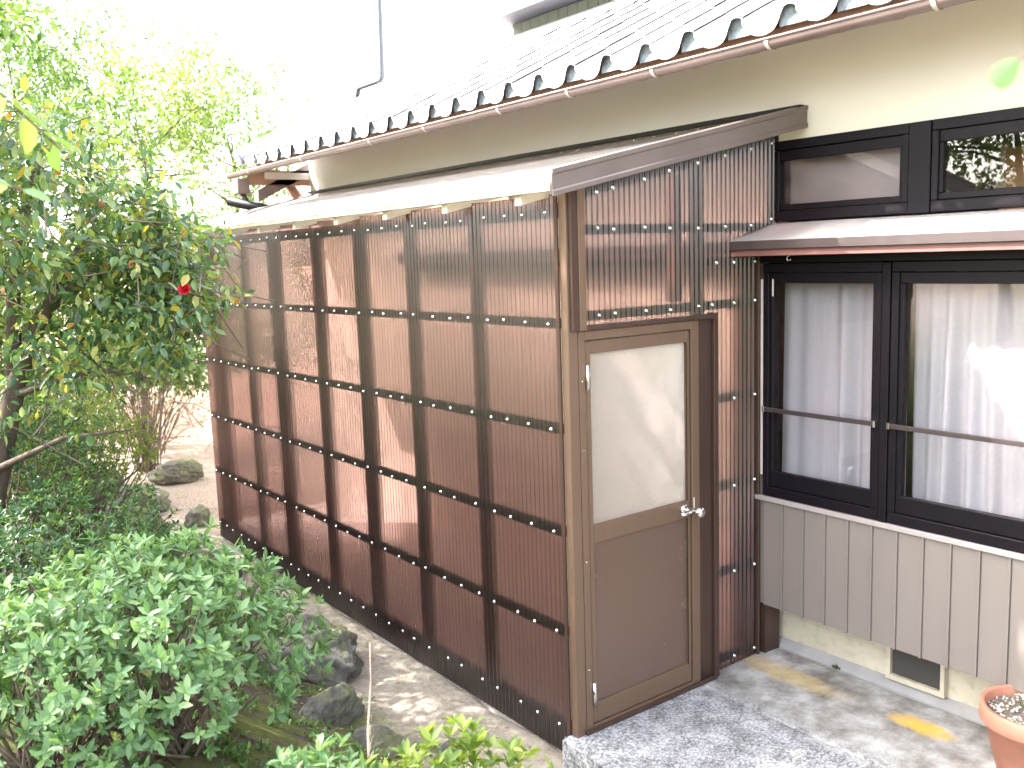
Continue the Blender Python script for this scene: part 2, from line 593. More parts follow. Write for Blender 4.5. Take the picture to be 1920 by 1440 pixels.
    def build(s, name, mat, parent=None):
        return link(name, s.mesh(name), parent, mat)

def boxo(name, mat, parent, *a, b=.002):
    return MB().box(*a, b=b).build(name, mat, parent)

def leaf_mesh(name, P, D, Nn, L, W, mat, fold=.25, six=True, curl=.15):
    """P base points, D directions, Nn normals (all k x 3), L lengths, W widths."""
    k = len(P)
    D = D / (np.linalg.norm(D, axis=1, keepdims=True) + 1e-9)
    S = np.cross(D, Nn)
    S /= np.linalg.norm(S, axis=1, keepdims=True) + 1e-9
    U = np.cross(S, D)
    L = np.broadcast_to(np.asarray(L, float).reshape(-1, 1), (k, 1))
    W = np.broadcast_to(np.asarray(W, float).reshape(-1, 1), (k, 1))
    def pt(a, b, c):
        return P + D * L * a + S * W * b + U * (W * c)
    if six:
        vs = [pt(0, 0, 0), pt(.30, .42, fold * .42), pt(.68, .40, fold * .40 - curl * .5), pt(1, 0, -curl * 1.6), pt(.68, -.40, fold * .40 - curl * .5), pt(.30, -.42, fold * .42)]
        nv = 6
        fi = [(0, 1, 2, 3), (0, 3, 4, 5)]
    else:
        vs = [pt(0, 0, 0), pt(.45, .5, fold * .5), pt(1, 0, -curl), pt(.45, -.5, fold * .5)]
        nv = 4
        fi = [(0, 1, 2, 3)]
    V = np.stack(vs, 1).reshape(-1, 3)
    base = (np.arange(k) * nv)[:, None, None]
    Fa = (np.array(fi)[None] + base).reshape(-1, 4)
    me = bpy.data.meshes.new(name)
    me.vertices.add(len(V))
    me.vertices.foreach_set('co', V.ravel())
    me.loops.add(Fa.size)
    me.loops.foreach_set('vertex_index', Fa.ravel().astype(np.int32))
    me.polygons.add(len(Fa))
    me.polygons.foreach_set('loop_start', (np.arange(len(Fa)) * 4).astype(np.int32))
    me.update(calc_edges=True)
    me.materials.append(mat)
    return me

def unit(n):
    v = rng.normal(size=(n, 3))
    return v / np.linalg.norm(v, axis=1, keepdims=True)

# ================================================================== SETTING: ground, slab
def sstep(a, b, x):
    t = np.clip((x - a) / (b - a), 0, 1)
    return t * t * (3 - 2 * t)

def hgt(x, y):
    x = np.asarray(x, float); y = np.asarray(y, float)
    z = np.full(np.broadcast(x, y).shape, -.125)
    bank = .50 * sstep(-.52, -1.55, x) + .12 * sstep(-1.6, -3.2, x)
    bank = bank * (1 - .55 * sstep(2.6, 4.6, y)) 
    # level path running on past the far end of the shed
    z = z + bank * (1 - .0 * y)
    z = z + .34 * np.clip(y - 8.6, 0, 4.2) * sstep(8.6, 10.5, y)
    z = z + .10 * np.clip(-3.2 - x, 0, 30)
    z = z + .03 * np.sin(x * 2.1 + 1) * np.sin(y * 1.7) * sstep(-.4, -1, x) + .012 * np.sin(x * 9 + y * 3) * np.sin(y * 8 - x * 2)
    return z

def axis_pts(a, b, fine0, fine1, fs, cs):
    out = list(np.arange(fine0, fine1 + 1e-6, fs))
    p = fine0; s_ = fs
    while p > a:
        s_ = min(s_ * 1.25, cs); p -= s_; out.insert(0, p)
    p = fine1; s_ = fs
    while p < b:
        s_ = min(s_ * 1.25, cs); p += s_; out.append(p)
    return np.array(out)
gx = axis_pts(-160, 160, -3.2, .2, .05, 8)
gy = axis_pts(-120, 200, -1.2, 7.5, .06, 8)
GX, GY = np.meshgrid(gx, gy, indexing='ij')
GZ = hgt(GX, GY)
GZ = np.where((GX > .03) & (GX < 6.2) & (GY < 5.5), np.minimum(GZ, -.2), GZ)
fn = np.array([[mnoise.noise((x * 7, y * 7, 0)) for y in gy] for x in gx])
GZ = GZ + fn * .014 * ((GX < .02) & (np.abs(GX) < 6))
nx, ny = len(gx), len(gy)
me = bpy.data.meshes.new('ground')
V = np.stack([GX, GY, GZ], -1).reshape(-1, 3)
ii, jj = np.meshgrid(np.arange(nx - 1), np.arange(ny - 1), indexing='ij')
a = (ii * ny + jj).ravel()
Fq = np.stack([a, a + ny, a + ny + 1, a + 1], 1)
me.from_pydata(V.tolist(), [], Fq.tolist())
me.polygons.foreach_set('use_smooth', [True] * len(me.polygons))
tag(link('ground', me, None, M['ground']), 'sandy garden soil with moss and leaf litter around the shed', kind='structure')

# concrete apron in front of the door: two pours with a joint, rough broken left edge
def slab_piece(name, x0f, x1f, y0, y1, n=40):
    mb = MB()
    top = []; 
    ys = np.linspace(y0, y1, n)
    cols = 14
    V = []; Fc = []
    for i, y in enumerate(ys):
        xa, xb = x0f(y), x1f(y)
        V.append((xa - .006, y, -.21))
        V.append((xa, y, -.012))
        for c in range(cols + 1):
            t = c / cols
            x = xa + .012 + (xb - xa - .018) * t
            V.append((x, y, .002 * math.sin(x * 11 + y * 7) - (.004 if c in (0, cols) else 0)))
        V.append((xb, y, -.012))
        V.append((xb, y, -.21))
    W = cols + 5
    for i in range(n - 1):
        for c in range(W - 1):
            Fc.append((i * W + c, i * W + c + 1, (i + 1) * W + c + 1, (i + 1) * W + c))
    Fc.append(tuple(range(W)))
    Fc.append(tuple((n - 1) * W + c for c in range(W))[::-1])
    mb.add(V, Fc, False)
    me = mb.mesh(name)
    return link(name, me, None, M['slab'])
slab = empty('pavement')
tag(slab, 'mottled grey concrete apron in front of the shed door', kind='structure')
s1 = slab_piece('concrete_pour', lambda y: -.045 - .03 * math.exp(-abs(y + .6) * 2) + .012 * mnoise.noise((0, y * 9, 1)), lambda y: .803, -3.4, -.015, 60)
s2 = slab_piece('concrete_pour', lambda y: .809, lambda y: 1.448, -3.4, -.015, 60)
s1.parent = slab; s2.parent = slab
fl = boxo('shed_floor', M['floor'], slab, .02, 1.44, .0, 4.55, -.25, -.005, b=0)

# ================================================================== HOUSE
house = empty('house', (1.44, 0, 0))
tag(house, 'cream stucco Japanese house with tiled eave, brown gutter and black framed windows', 'house')
HY0, HY1 = -3.6, 5.45
boxo('wall', M['wall'], house, 1.44, 1.56, HY0, HY1, 2.665, 3.42, b=0)
MB().box(1.441, 1.56, .0, HY1, 2.255, 2.664).box(1.40, 1.56, 3.3, HY1, -.2, 2.254).build('wall', M['wall'], house)
MB().box(1.56, 6.2, HY1 - .12, HY1, -.2, 3.6).box(6.08, 6.2, HY0, HY1, -.2, 3.6).box(1.56, 6.2, HY0, HY0 + .12, -.2, 3.6).build('side_wall', M['wall'], house)
boxo('foundation', M['found'], house, 1.49, 1.62, HY0, 3.3, -.21, .30, b=0)
# mortar haunch between slab and foundation
hv = []
mb = MB()
for y0, y1 in ((HY0, 3.3),):
    mb.add([(1.449, y0, -.2), (1.449, y0, .004), (1.489, y0, .045), (1.489, y0, -.2), (1.449, y1, -.2), (1.449, y1, .004), (1.489, y1, .045), (1.489, y1, -.2)],
           [(0, 1, 2, 3), (7, 6, 5, 4), (0, 4, 5, 1), (1, 5, 6, 2), (2, 6, 7, 3)])
mb.build('mortar_fillet', M['mortar'], house)
# vent in the foundation
vent = MB().box(1.455, 1.489, -.955, -.935, .05, .29).box(1.455, 1.489, -.685, -.662, .05, .29).box(1.455, 1.489, -.934, -.686, .05, .075).box(1.455, 1.489, -.934, -.686, .27, .29).build('foundation_vent', M['found'], house)
N = NT('dark_vent_mesh')
p = N.n('BsdfPrincipled'); p.inputs['Base Color'].default_value = (.045, .04, .036, 1); p.inputs['Roughness'].default_value = .7
N.surf(p.outputs[0]); M['vent'] = N.m
boxo('vent_mesh', M['vent'], vent, 1.474, 1.488, -.934, -.686, .076, .269, b=0)
# cladding planks
clad = boxo('cladding', M['clad'], house, 1.312, 1.48, HY0, 3.3, .285, .848, b=0)
y = -.051
plank = None
mb = MB()
pw = .1252
mb.box(1.302, 1.311, -pw + .012, -.001, 0, .563)            # face
mb.box(1.293, 1.3115, -pw - .001 + .0018, -pw + .011, .0, .563)   # raised seam
pm = mb.mesh('plank')
pm.materials.append(M['clad'])
k = 0
yy = -.051 + pw * 26
while yy > HY0 + .15:
    if yy < .05:
        link('plank', pm, clad, None, (0, yy, .2845))
    yy -= pw
boxo('cladding_cap', M['clad_trim'], clad, 1.285, 1.32, HY0, 3.3, .8485, .874, b=.003)
boxo('cladding_edge', M['canopy_lip'], clad, 1.305, 1.48, -.012, .02, .27, .284, b=0)
MB().box(1.33, 1.448, -.045, .02, .0, .27).build('corner_board', M['alu_dark'], house)

# lower windows (bay)
def window(parent, name, x, y0, y1, z0, z1, sashes, fr=.035, depth=.09):
    wn = MB().box(x, x + depth, y0, y1, z1 - .045, z1, .003).box(x, x + depth, y0, y1, z0, z0 + .05, .003) \
        .box(x, x + depth, y0, y0 + fr, z0 + .051, z1 - .046, .003).box(x, x + depth, y1 - fr, y1, z0 + .051, z1 - .046, .003).build(name, M['black_frame'], parent)
    for (a, b, dx, st, bt) in sashes:
        lo, hi = z0 + .052, z1 - .047
        sx = x + .012 + dx
        s_ = MB().box(sx, sx + .03, a, b, lo, lo + bt, .003).box(sx, sx + .03, a, b, hi - .05, hi, .003) \
            .box(sx, sx + .03, a, a + st, lo + bt + .0005, hi - .0505, .003).box(sx, sx + .03, b - st, b, lo + bt + .0005, hi - .0505, .003).build('sash', M['black_frame'], wn)
        g = MB().box(sx + .013, sx + .017, a + st - .004, b - st + .004, lo + bt - .004, hi - .046).build('pane', M['glass'], wn)
    return wn
w1 = window(house, 'window', 1.295, -.70, -.048, .876, 2.062, [(-.69, -.060, .0, .042, .08)])
w2 = window(house, 'window', 1.295, -2.1, -.745, .876, 2.062, [(-1.43, -.760, .0, .042, .08), (-2.09, -1.40, .034, .042, .08)])
boxo('enclosed_wall', M['wall'], house, 1.284, 1.42, .012, 3.3, .0, 2.062, b=0)
boxo('mullion', M['black_frame'], house, 1.288, 1.40, -.742, -.703, .877, 2.06, b=.003)
boxo('reveal_board', M['pale_board'], house, 1.306, 1.40, -.045, -.022, .98, 1.985, b=.001)
boxo('mullion', M['black_frame'], house, 1.296, 1.40, -2.6, -2.105, .877, 2.06, b=0)
boxo('window_head', M['black_frame'], house, 1.29, 1.42, -3.5, 3.25, 2.064, 2.125, b=.003)
for a, b in ((-.684, -.066), (-1.40, -.752)):
    gb = boxo('guard_bar', M['bar'], w1 if b > -.5 else w2, 1.276, 1.288, a, b, 1.318, 1.340, b=.002)
    for yy in (a, b):
        boxo('bar_bracket', M['chrome'], gb, 1.274, 1.296, yy - .006, yy + .006, 1.314, 1.345, b=.001)
boxo('tape', M['pale_board'], w1, 1.303, 1.3065, -.105, -.098, 1.90, 1.985, b=0)

# canopy over the lower windows; it runs on inside the shed
cn = MB()
cy0, cy1 = -3.5, 3.25
cn.add([(1.10, cy0, 2.178), (1.439, cy0, 2.262), (1.439, cy1, 2.262), (1.10, cy1, 2.178), (1.10, cy0, 2.160), (1.439, cy0, 2.244), (1.439, cy1, 2.244), (1.10, cy1, 2.160)],
       [(0, 1, 2, 3), (7, 6, 5, 4), (0, 3, 7, 4), (1, 5, 6, 2), (0, 4, 5, 1), (3, 2, 6, 7)])
canopy = cn.build('canopy', M['canopy'], house)
boxo('canopy_lip', M['canopy_lip'], canopy, 1.094, 1.106, cy0, cy1, 2.134, 2.176, b=.002)
boxo('canopy_strip', M['canopy_red'], canopy, 1.112, 1.125, cy0, cy1, 2.102, 2.148, b=.002)
boxo('canopy_soffit', M['black_frame'], canopy, 1.126, 1.43, cy0, cy1, 2.126, 2.140, b=0)
# hook under the canopy
hp = [(1.15, -.31, 2.128), (1.15, -.31, 2.10)] + [(1.15, -.31 + .011 * math.sin(t), 2.088 + .011 * math.cos(t)) for t in np.linspace(0, 4.4, 10)]
MB().tube(hp, .0022, 6).build('hook', M['chrome'], canopy)

# upper windows
u1 = window(house, 'upper_window', 1.425, -.735, -.012, 2.27, 2.664, [(-.715, .0, .0, .03, .03)], .03)
u2 = window(house, 'upper_window', 1.425, -2.0, -.84, 2.27, 2.664, [(-1.42, -.855, .0, .032, .03), (-1.98, -1.39, .034, .032, .03)], .03)
boxo('mullion', M['black_frame'], house, 1.418, 1.53, -.838, -.737, 2.268, 2.663, b=.003)
boxo('wall_infill', M['black_frame'], house, 1.43, 1.55, HY0, -2.01, 2.268, 2.663, b=0)
boxo('inner_screen', M['clad_trim'], house, 1.535, 1.545, -.70, -.02, 2.275, 2.66, b=0)
# room behind
rm = MB()
rm.box(4.3, 4.4, -3.4, 5.3, .3, 2.9)
rm.box(1.62, 4.3, -3.45, -3.4, .3, 2.9).box(1.62, 4.3, 3.3, 3.36, .3, 2.9)
rm.build('room_wall', M['room'], house)
boxo('room_floor', M['dark_room'], house, 1.45, 4.3, -3.4, 3.3, .4, .5, b=0)
boxo('room_ceiling', M['room'], house, 1.57, 4.3, -3.4, 5.3, 2.80, 2.88, b=0)
boxo('window_board', M['pale_board'], house, 1.39, 1.58, -3.4, 3.25, .86, .872, b=0)
boxo('inner_wall', M['room'], house, 1.58, 1.60, -3.4, 3.3, .5, .86, b=0)

# ---- tiled lean-to roof of the ground floor
EX, EZ, SL = .80, 3.075, .5
RX1 = 2.5
roof = MB()
RY0, RY1 = -3.6, 5.55
roof.add([(EX + .06, RY0, EZ - .02), (RX1, RY0, EZ - .02 + SL * (RX1 - EX - .06)), (RX1, RY1, EZ - .02 + SL * (RX1 - EX - .06)), (EX + .06, RY1, EZ - .02),
          (EX + .06, RY0, EZ - .045), (RX1, RY0, EZ - .045 + SL * (RX1 - EX - .06)), (RX1, RY1, EZ - .045 + SL * (RX1 - EX - .06)), (EX + .06, RY1, EZ - .045)],
         [(0, 1, 2, 3), (7, 6, 5, 4), (0, 3, 7, 4), (1, 5, 6, 2), (0, 4, 5, 1), (3, 2, 6, 7)])
roof = roof.build('roof', M['soffit'], house)
TP = .273
TL = .27
def tile_profile(t):
    # t 0..1 across the tile (towards -y): shallow pan rising to a roll
    if t < .62:
        return .006 + .030 * (abs(t - .34) / .34) ** 2 * (1 if t < .34 else .55) - .0
    s_ = (t - .62) / .38
    return .018 + .040 * math.sin(math.pi * min(1, s_ * .78)) 
def make_tile(eave):
    mb = MB()
    n = 14
    tv = []
    sl = math.atan(SL)
    for (d, dz) in ((0, .005), (TL * .5, .0025), (TL, .0)):
        for i in range(n + 1):
            t = i / n
            z = tile_profile(t) + dz
            x = d * math.cos(sl) - z * math.sin(sl)
            zz = d * math.sin(sl) + z * math.cos(sl)
            tv.append((x, -t * TP * 1.02, zz))
    W = n + 1
    Fc = []
    for r in range(2):
        for i in range(n):
            Fc.append((r * W + i, r * W + i + 1, (r + 1) * W + i + 1, (r + 1) * W + i))
    # front lip
    drop = .016 if not eave else .0
    b = len(tv)
    for i in range(n + 1):
        t = i / n
        x, y_, z_ = tv[i]
        if eave:
            # deep curved apron under the pan, open under the roll
            dd = .010 + .046 * max(0, 1 - abs((t - .36) / .40) ** 3)
        else:
            dd = .005
        tv.append((x + .004, y_, z_ - dd))
    for i in range(n):
        Fc.append((i, b + i, b + i + 1, i + 1))
    mb.add(tv, Fc, True)
    me = mb.mesh('tile')
    me.materials.append(M['tile'])
    return me
t_e, t_f = make_tile(True), make_tile(False)
rows = 7
stepx = (RX1 - .16 - EX) / rows
yy0 = 5.36 + .04
ncol = 31
# dark sheets painted as shade in the open gaps under the eave rolls
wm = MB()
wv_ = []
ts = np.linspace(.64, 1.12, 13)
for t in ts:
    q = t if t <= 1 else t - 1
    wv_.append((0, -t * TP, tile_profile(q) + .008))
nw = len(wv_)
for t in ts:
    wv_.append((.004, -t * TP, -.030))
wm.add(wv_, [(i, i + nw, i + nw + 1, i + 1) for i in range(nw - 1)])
wmesh = wm.mesh('roll_gap_shade'); wmesh.materials.append(M['tile_shadow'])
sm0 = MB()
for q in range(7):
    yq = -TP * (.36 + .035 * q)
    zq = .004 + .0012 * q
    h_ = random.uniform(.006, .013)
    sm0.hexa([(-.0042, yq, zq), (-.0022, yq, zq), (-.0022, yq - .0025, zq + .001), (-.0042, yq - .0025, zq + .001), (-.0042, yq + .002, zq + h_), (-.0022, yq + .002, zq + h_), (-.0022, yq - .001, zq + h_), (-.0042, yq - .001, zq + h_)])
    if q % 2: sm0.box(-.0042, -.0022, yq - .006, yq + .003, zq + h_ * .6, zq + h_ * .6 + .002)
stm = sm0.mesh('maker_stamp'); stm.materials.append(M['stamp'])
for c in range(ncol):
    yc = yy0 - c * TP
    if yc < RY0 + .3: break
    for r in range(rows):
        x = EX + r * stepx
        z = EZ + SL * r * stepx + random.uniform(-.002, .002)
        link('tile', t_e if r == 0 else t_f, roof, None, (x, yc + random.uniform(-.002, .002), z), (0, 0, random.uniform(-.006, .006)))
    link('maker_stamp', stm, roof, None, (EX - .001, yc, EZ - .012))
    ro = link('roll_gap_shade', wmesh, roof, None, (EX + .008, yc, EZ))
# flashing against the upper wall, verge roll at the gable end
zt = EZ + SL * (RX1 - .16 - EX)
fb = MB()
fb.add([(RX1 - .22, RY0, zt + .055), (RX1 + .02, RY0, zt + .19), (RX1 + .02, RY1, zt + .19), (RX1 - .22, RY1, zt + .055), (RX1 - .22, RY0, zt + .03), (RX1 - .22, RY1, zt + .03)],
       [(0, 1, 2, 3), (0, 3, 5, 4)])
fb.build('wall_flashing', M['white_wall'], roof)
pts = [(EX - .03 + d, RY1 - .03, EZ + .06 + SL * d) for d in np.linspace(0, 1.12, 8)]
MB().tube(pts, .062, 12).build('verge_roll', M['tile'], roof)
MB().tube([(EX - .045, RY1 - .03, EZ + .045), (EX + .0, RY1 - .03, EZ + .07)], .072, 14).build('verge_cap', M['slate'], roof)
boxo('barge_board', M['soffit'], roof, EX + .05, 1.5, RY1 - .05, RY1 + .0, EZ - .19, EZ - .05, b=0)
# rafters
rf = MB()
def slope_box(x0, x1, y0, y1, zf, th):
    return MB().hexa([(x0, y0, zf(x0)), (x1, y0, zf(x1)), (x1, y1, zf(x1)), (x0, y1, zf(x0)), (x0, y0, zf(x0) + th), (x1, y0, zf(x1) + th), (x1, y1, zf(x1) + th), (x0, y1, zf(x0) + th)])
rmesh = slope_box(EX + .035, 1.43, -.022, .022, lambda x: EZ - .096 + SL * (x - EX - .06), .049).mesh('rafter')
rmesh.materials.append(M['rafter'])
for i in range(27):
    link('rafter', rmesh, roof, None, (0, 5.30 - i * .333, 0))
# bracket beams of the gable end
gb1 = slope_box(.93, 1.7, 5.50, 5.60, lambda x: 2.86 + .5 * (x - 1.2), .11).build('purlin', M['gutter'], house)
MB().box(1.0, 1.44, 5.46, 5.58, 2.94, 3.0).build('bracket_arm', M['white_wall'], house)
MB().tube([(1.25, 5.62, 2.95), (1.45, 5.60, 2.68)], .05, 8).build('brace', M['soffit'], house)
# gutter
gp = []
gr = .037
GC = (EX - .005, 2.996)
mb = MB()
V = []; Fc = []
n = 12
for y in (RY0, 5.86):
    for rr in (gr, gr - .004):
        for k in range(n + 1):
            t = math.pi + math.pi * k / n
            V.append((GC[0] + rr * math.cos(t), y, GC[1] + rr * math.sin(t) * .95))
W = n + 1
for k in range(n):
    Fc.append((k, k + 1, 2 * W + k + 1, 2 * W + k))
    Fc.append((W + k, 3 * W + k, 3 * W + k + 1, W + k + 1))
for k in (0, n):
    Fc.append((k, 2 * W + k, 3 * W + k, W + k))
mb.add(V, Fc, True)
gut = mb.build('gutter', M['gutter'], house)
gut['label'] = 'brown half-round rain gutter along the tiled eave'
MB().tube([(GC[0] - .038, RY0, GC[1] + .002), (GC[0] - .038, 5.86, GC[1] + .002)], .0065, 8).build('gutter_bead', M['gutter'], gut)
bm_ = []
bk = MB()
V = []; Fc = []
for k in range(9):
    t = math.pi + math.pi * k / 8 * .92
    for dy in (-.009, .009):
        V.append((GC[0] + (gr + .004) * math.cos(t), dy, GC[1] + (gr + .004) * .95 * math.sin(t)))
for k in range(8):
    Fc.append((2 * k, 2 * k + 1, 2 * k + 3, 2 * k + 2))
bk.add(V, Fc, True)
bkm = bk.mesh('gutter_bracket'); bkm.materials.append(M['pale_board'])
for y in (5.3, 4.15, 2.98, 2.24, 1.42, .80, .18, -.48, -1.2, -1.85, -2.5):
    link('gutter_bracket', bkm, gut, None, (0, y, 0))
MB().box(GC[0] - .06, GC[0] + .06, 5.50, 5.62, 2.80, 2.945, .01).build('collector_box', M['gutter'], gut)
MB().tube([(GC[0], 5.55, 2.80), (GC[0] + .03, 5.52, 2.70)], .033, 10).build('downpipe', M['alu_dark'], gut)
MB().tube([(GC[0] - .12, 5.6, 2.74), (1.05, 5.3, 2.62), (1.40, 5.25, 2.58)], .045, 10).build('downpipe', M['black_frame'], gut)

# ---- upper storey
boxo('upper_wall', M['white_wall'], house, RX1 + .02, 5.8, HY0, 5.62, 3.6, 7.2, b=0)
# projecting bay with dark soffit and boarded apron
bay = boxo('upper_bay', M['white_wall'], house, 2.15, 2.52, .6, 3.52, 4.075, 5.4, b=0)
boxo('bay_soffit', M['dark_soffit'], bay, 2.152, 2.51, .62, 3.515, 4.055, 4.074, b=0)
for i in range(13):
    y = 3.40 - i * .118
    boxo('apron_board', M['boards'], bay, 2.405, 2.43, y - .114, y, 3.915, 4.054, b=.003)
boxo('apron_flashing', M['pale_pipe'], bay, 2.36, 2.44, 1.85, 3.42, 3.875, 3.913, b=.003)
# pipes
MB().tube([(2.46, 5.56, 4.0), (2.46, 5.56, 7.0)], .042, 10).build('corner_pipe', M['pale_pipe'], house)
MB().tube([(2.30, 5.39, 7.0), (2.30, 5.455, 4.04), (2.30, 5.46, 3.97), (2.30, 5.50, 3.946), (2.30, 5.94, 3.946), (2.30, 5.98, 3.93), (2.30, 6.03, 3.78)], .026, 10).build('drain_pipe', M['pipe'], house)
MB().tube([(2.24, 5.95, 3.80), (2.30, 5.50, 3.86), (2.40, 5.42, 3.88)], .03, 8).build('drain_pipe', M['pipe'], house)
MB().box(1.96, 2.04, 5.78, 5.90, 3.62, 3.79, .01).tube([(2.0, 5.80, 3.80), (2.0, 6.05, 3.83)], .022, 8).build('ridge_end', M['slate'], roof)
MB().tube([(2.25, 1.98, 3.92), (2.25, 1.98, 5.4)], .042, 10).build('corner_pipe', M['pale_pipe'], house)
for i in range(2):
    x = 1.52 + i * .2
    MB().tube([(x, 5.62, EZ + SL * (x - EX) + .13), (x + .22, 5.62, EZ + SL * (x + .22 - EX) + .13)], .05, 8).build('ridge_tile', M['slate'], roof)

# plywood door leaf standing in the room, curtains
bd = boxo('room_cupboard', M['wood'], None, 1.95, 1.99, -1.16, -.90, .51, 2.56, b=.003)
tag(bd, 'tan plywood cupboard door seen through the right-hand upper window', 'cupboard')
MB().box(1.944, 1.996, -.905, -.885, .51, 2.58).build('edge_strip', M['rafter'], bd)
def curtain(y0, y1, label, seed, hemgap):
    r = random.Random(seed)
    nu, nv = 300, 24
    V = []; Fc = []
    fr = [(r.uniform(9, 22), r.uniform(0, 6), r.uniform(.4, 1)) for _ in range(3)]
    for j in range(nv + 1):
        t = j / nv
        z = 2.02 - t * 1.135
        for i in range(nu + 1):
            s_ = i / nu
            yy = y0 + (y1 - y0) * s_
            amp = .020 + .022 * t
            amp *= .35 + 1.0 * abs(math.sin(yy * 4.3 + seed + .4 * t))
            x = 1.46 + sum(a * math.sin(yy * f * 6.28 * .55 + ph + .5 * t * math.sin(ph)) for f, ph, a in fr) * amp * .55
            yy2 = yy + .02 * t * math.sin(yy * 14 + seed)
            V.append((x, yy2, z))
    W = nu + 1
    for j in range(nv):
        for i in range(nu):
            Fc.append((j * W + i, j * W + i + 1, (j + 1) * W + i + 1, (j + 1) * W + i))
    c = MB().add(V, Fc, True).build('lace_curtain', M['lace'], None)
    tag(c, label, 'curtain')
curtain(-.055, -.73, 'white lace curtain behind the narrow window pane next to the shed', 3, 0)
curtain(-.77, -2.05, 'white lace curtain in the wide window at the right edge, partly sunlit', 8, 0)

# ================================================================== SHED
shed = empty('lean_to_shed', (0, 0, 0))
tag(shed, 'brown corrugated polycarbonate lean-to shed with bronze aluminium door', 'shed')
LEN = 4.52
PIT, AMP = .032, .0046
def corr(name, axis, a0, a1, off, zlo, zhi, mat, parent, seg=8, nz=1, side=0.0, phase=0.0):
    """corrugated sheet; axis 'y': runs along y in plane x=off; axis 'x': along x in plane y=off; ridges vertical"""
    n = max(2, int(round((a1 - a0) / PIT * seg)))
    V = []; Fc = []
    for i in range(n + 1):
        a = a0 + (a1 - a0) * i / n
        d = AMP * math.sin(2 * math.pi * (a / PIT + phase))
        lo = zlo(a) if callable(zlo) else zlo
        hi = zhi(a) if callable(zhi) else zhi
        for k in range(nz + 1):
            z = lo + (hi - lo) * k / nz
            V.append((off + d, a, z) if axis == 'y' else (a, off + d, z))
    W = nz + 1
    for i in range(n):
        for k in range(nz):
            f = (i * W + k, (i + 1) * W + k, (i + 1) * W + k + 1, i * W + k + 1)
            Fc.append(f if axis == 'x' else f[::-1])
    return MB().add(V, Fc, True).build(name, mat, parent)
RS = .2145
def top(x): return 2.43 + RS * x
# long wall sheets, each lapped over the next
st = .592
k = 0
a = 0.004
while a < LEN - .02:
    b = min(a + .608, LEN)
    corr('wall_sheet', 'y', a, b, -.006 - (.0016 if k % 2 else 0), -.105, 2.392, M['poly'], shed)
    a += st; k += 1
# rails behind the sheet
RAILZ = [2.315, 1.850, 1.392, .932, .470, .022]
for z in RAILZ:
    boxo('rail', M['rail'], shed, .002, .036, .004, LEN - .004, z - .021, z + .021, b=.002)
boxo('base_board', M['rail'], shed, .004, .03, .004, LEN - .004, -.115, -.001, b=0)
boxo('top_plate', M['stud'], shed, .038, .12, .0, LEN, 2.30, 2.36, b=.002)
for yc, wd in ((4.30, .04), (3.67, .04), (3.12, .14), (2.45, .045), (1.875, .075), (1.30, .04), (.686, .035), (4.485, .06)):
    boxo('stud', M['stud'], shed, .038, .105, yc - wd / 2, yc + wd / 2, -.1, 2.299, b=.002)
# screws
sm_ = MB().lathe([(.0, -.0085), (.0045, -.008), (.0072, -.0055), (.0085, -.0015), (.0105, .0), (.0105, .0015), (.0, .0016)], 10, axis='x')
smx = sm_.mesh('screw'); smx.materials.append(M['screw'])
sm_ = MB().lathe([(.0, -.0085), (.0045, -.008), (.0072, -.0055), (.0085, -.0015), (.0105, .0), (.0105, .0015), (.0, .0016)], 10, axis='y')
smy = sm_.mesh('screw'); smy.materials.append(M['screw'])
ridge = lambda a: (round(a / PIT - .75) + .75) * PIT
for z in RAILZ:
    y = .05
    while y < LEN - .02:
        link('screw', smx, shed, None, (-.0122, ridge(y + random.uniform(-.012, .012)), z + random.uniform(-.005, .005))).scale = (.82,) * 3
        y += .158
# front (door) wall sheets
FY = -.012
corr('front_sheet', 'x', .093, .93, FY, 1.835, top, M['poly'], shed)
corr('front_sheet', 'x', .93, 1.098, FY - .0016, -.002, top, M['poly'], shed)
corr('front_sheet', 'x', 1.090, 1.285, FY, -.002, 2.098, M['poly'], shed)
corr('front_sheet', 'x', 1.097, 1.428, FY, lambda x: 2.182 + (x - 1.10) * .2478, top, M['poly'], shed)
for z, a, b in ((1.872, .09, 1.286), (2.245, .09, 1.43)):
    if z > 2: a, b = .09, 1.43
    boxo('rail', M['rail'], shed, a, b, .002, .032, z - .021, z + .021, b=.002)
for z in (1.405, .955, .505, .040):
    boxo('rail', M['rail'], shed, .935, 1.284, .002, .032, z - .021, z + .021, b=.002)
boxo('rail', M['rail'], shed, .935, 1.284, .002, .032, 2.065, 2.098, b=.002)
slope_box(.09, 1.43, .002, .032, lambda x: top(x) - .085, .042).build('rail', M['rail'], shed)
boxo('stud', M['stud'], shed, .75, .80, .036, .09, 1.90, 2.49, b=.002)
boxo('stud', M['stud'], shed, 1.22, 1.283, .036, .09, 0, 2.09, b=.002)
boxo('stud', M['rail'], shed, .905, .945, .036, .09, 0, 2.55, b=.002)
boxo('edge_channel', M['alu_dark'], shed, 1.287, 1.303, -.030, .035, -.002, 2.097, b=.002)
boxo('edge_channel', M['alu_dark'], shed, 1.429, 1.4385, -.030, .035, 2.266, 2.73, b=.0)
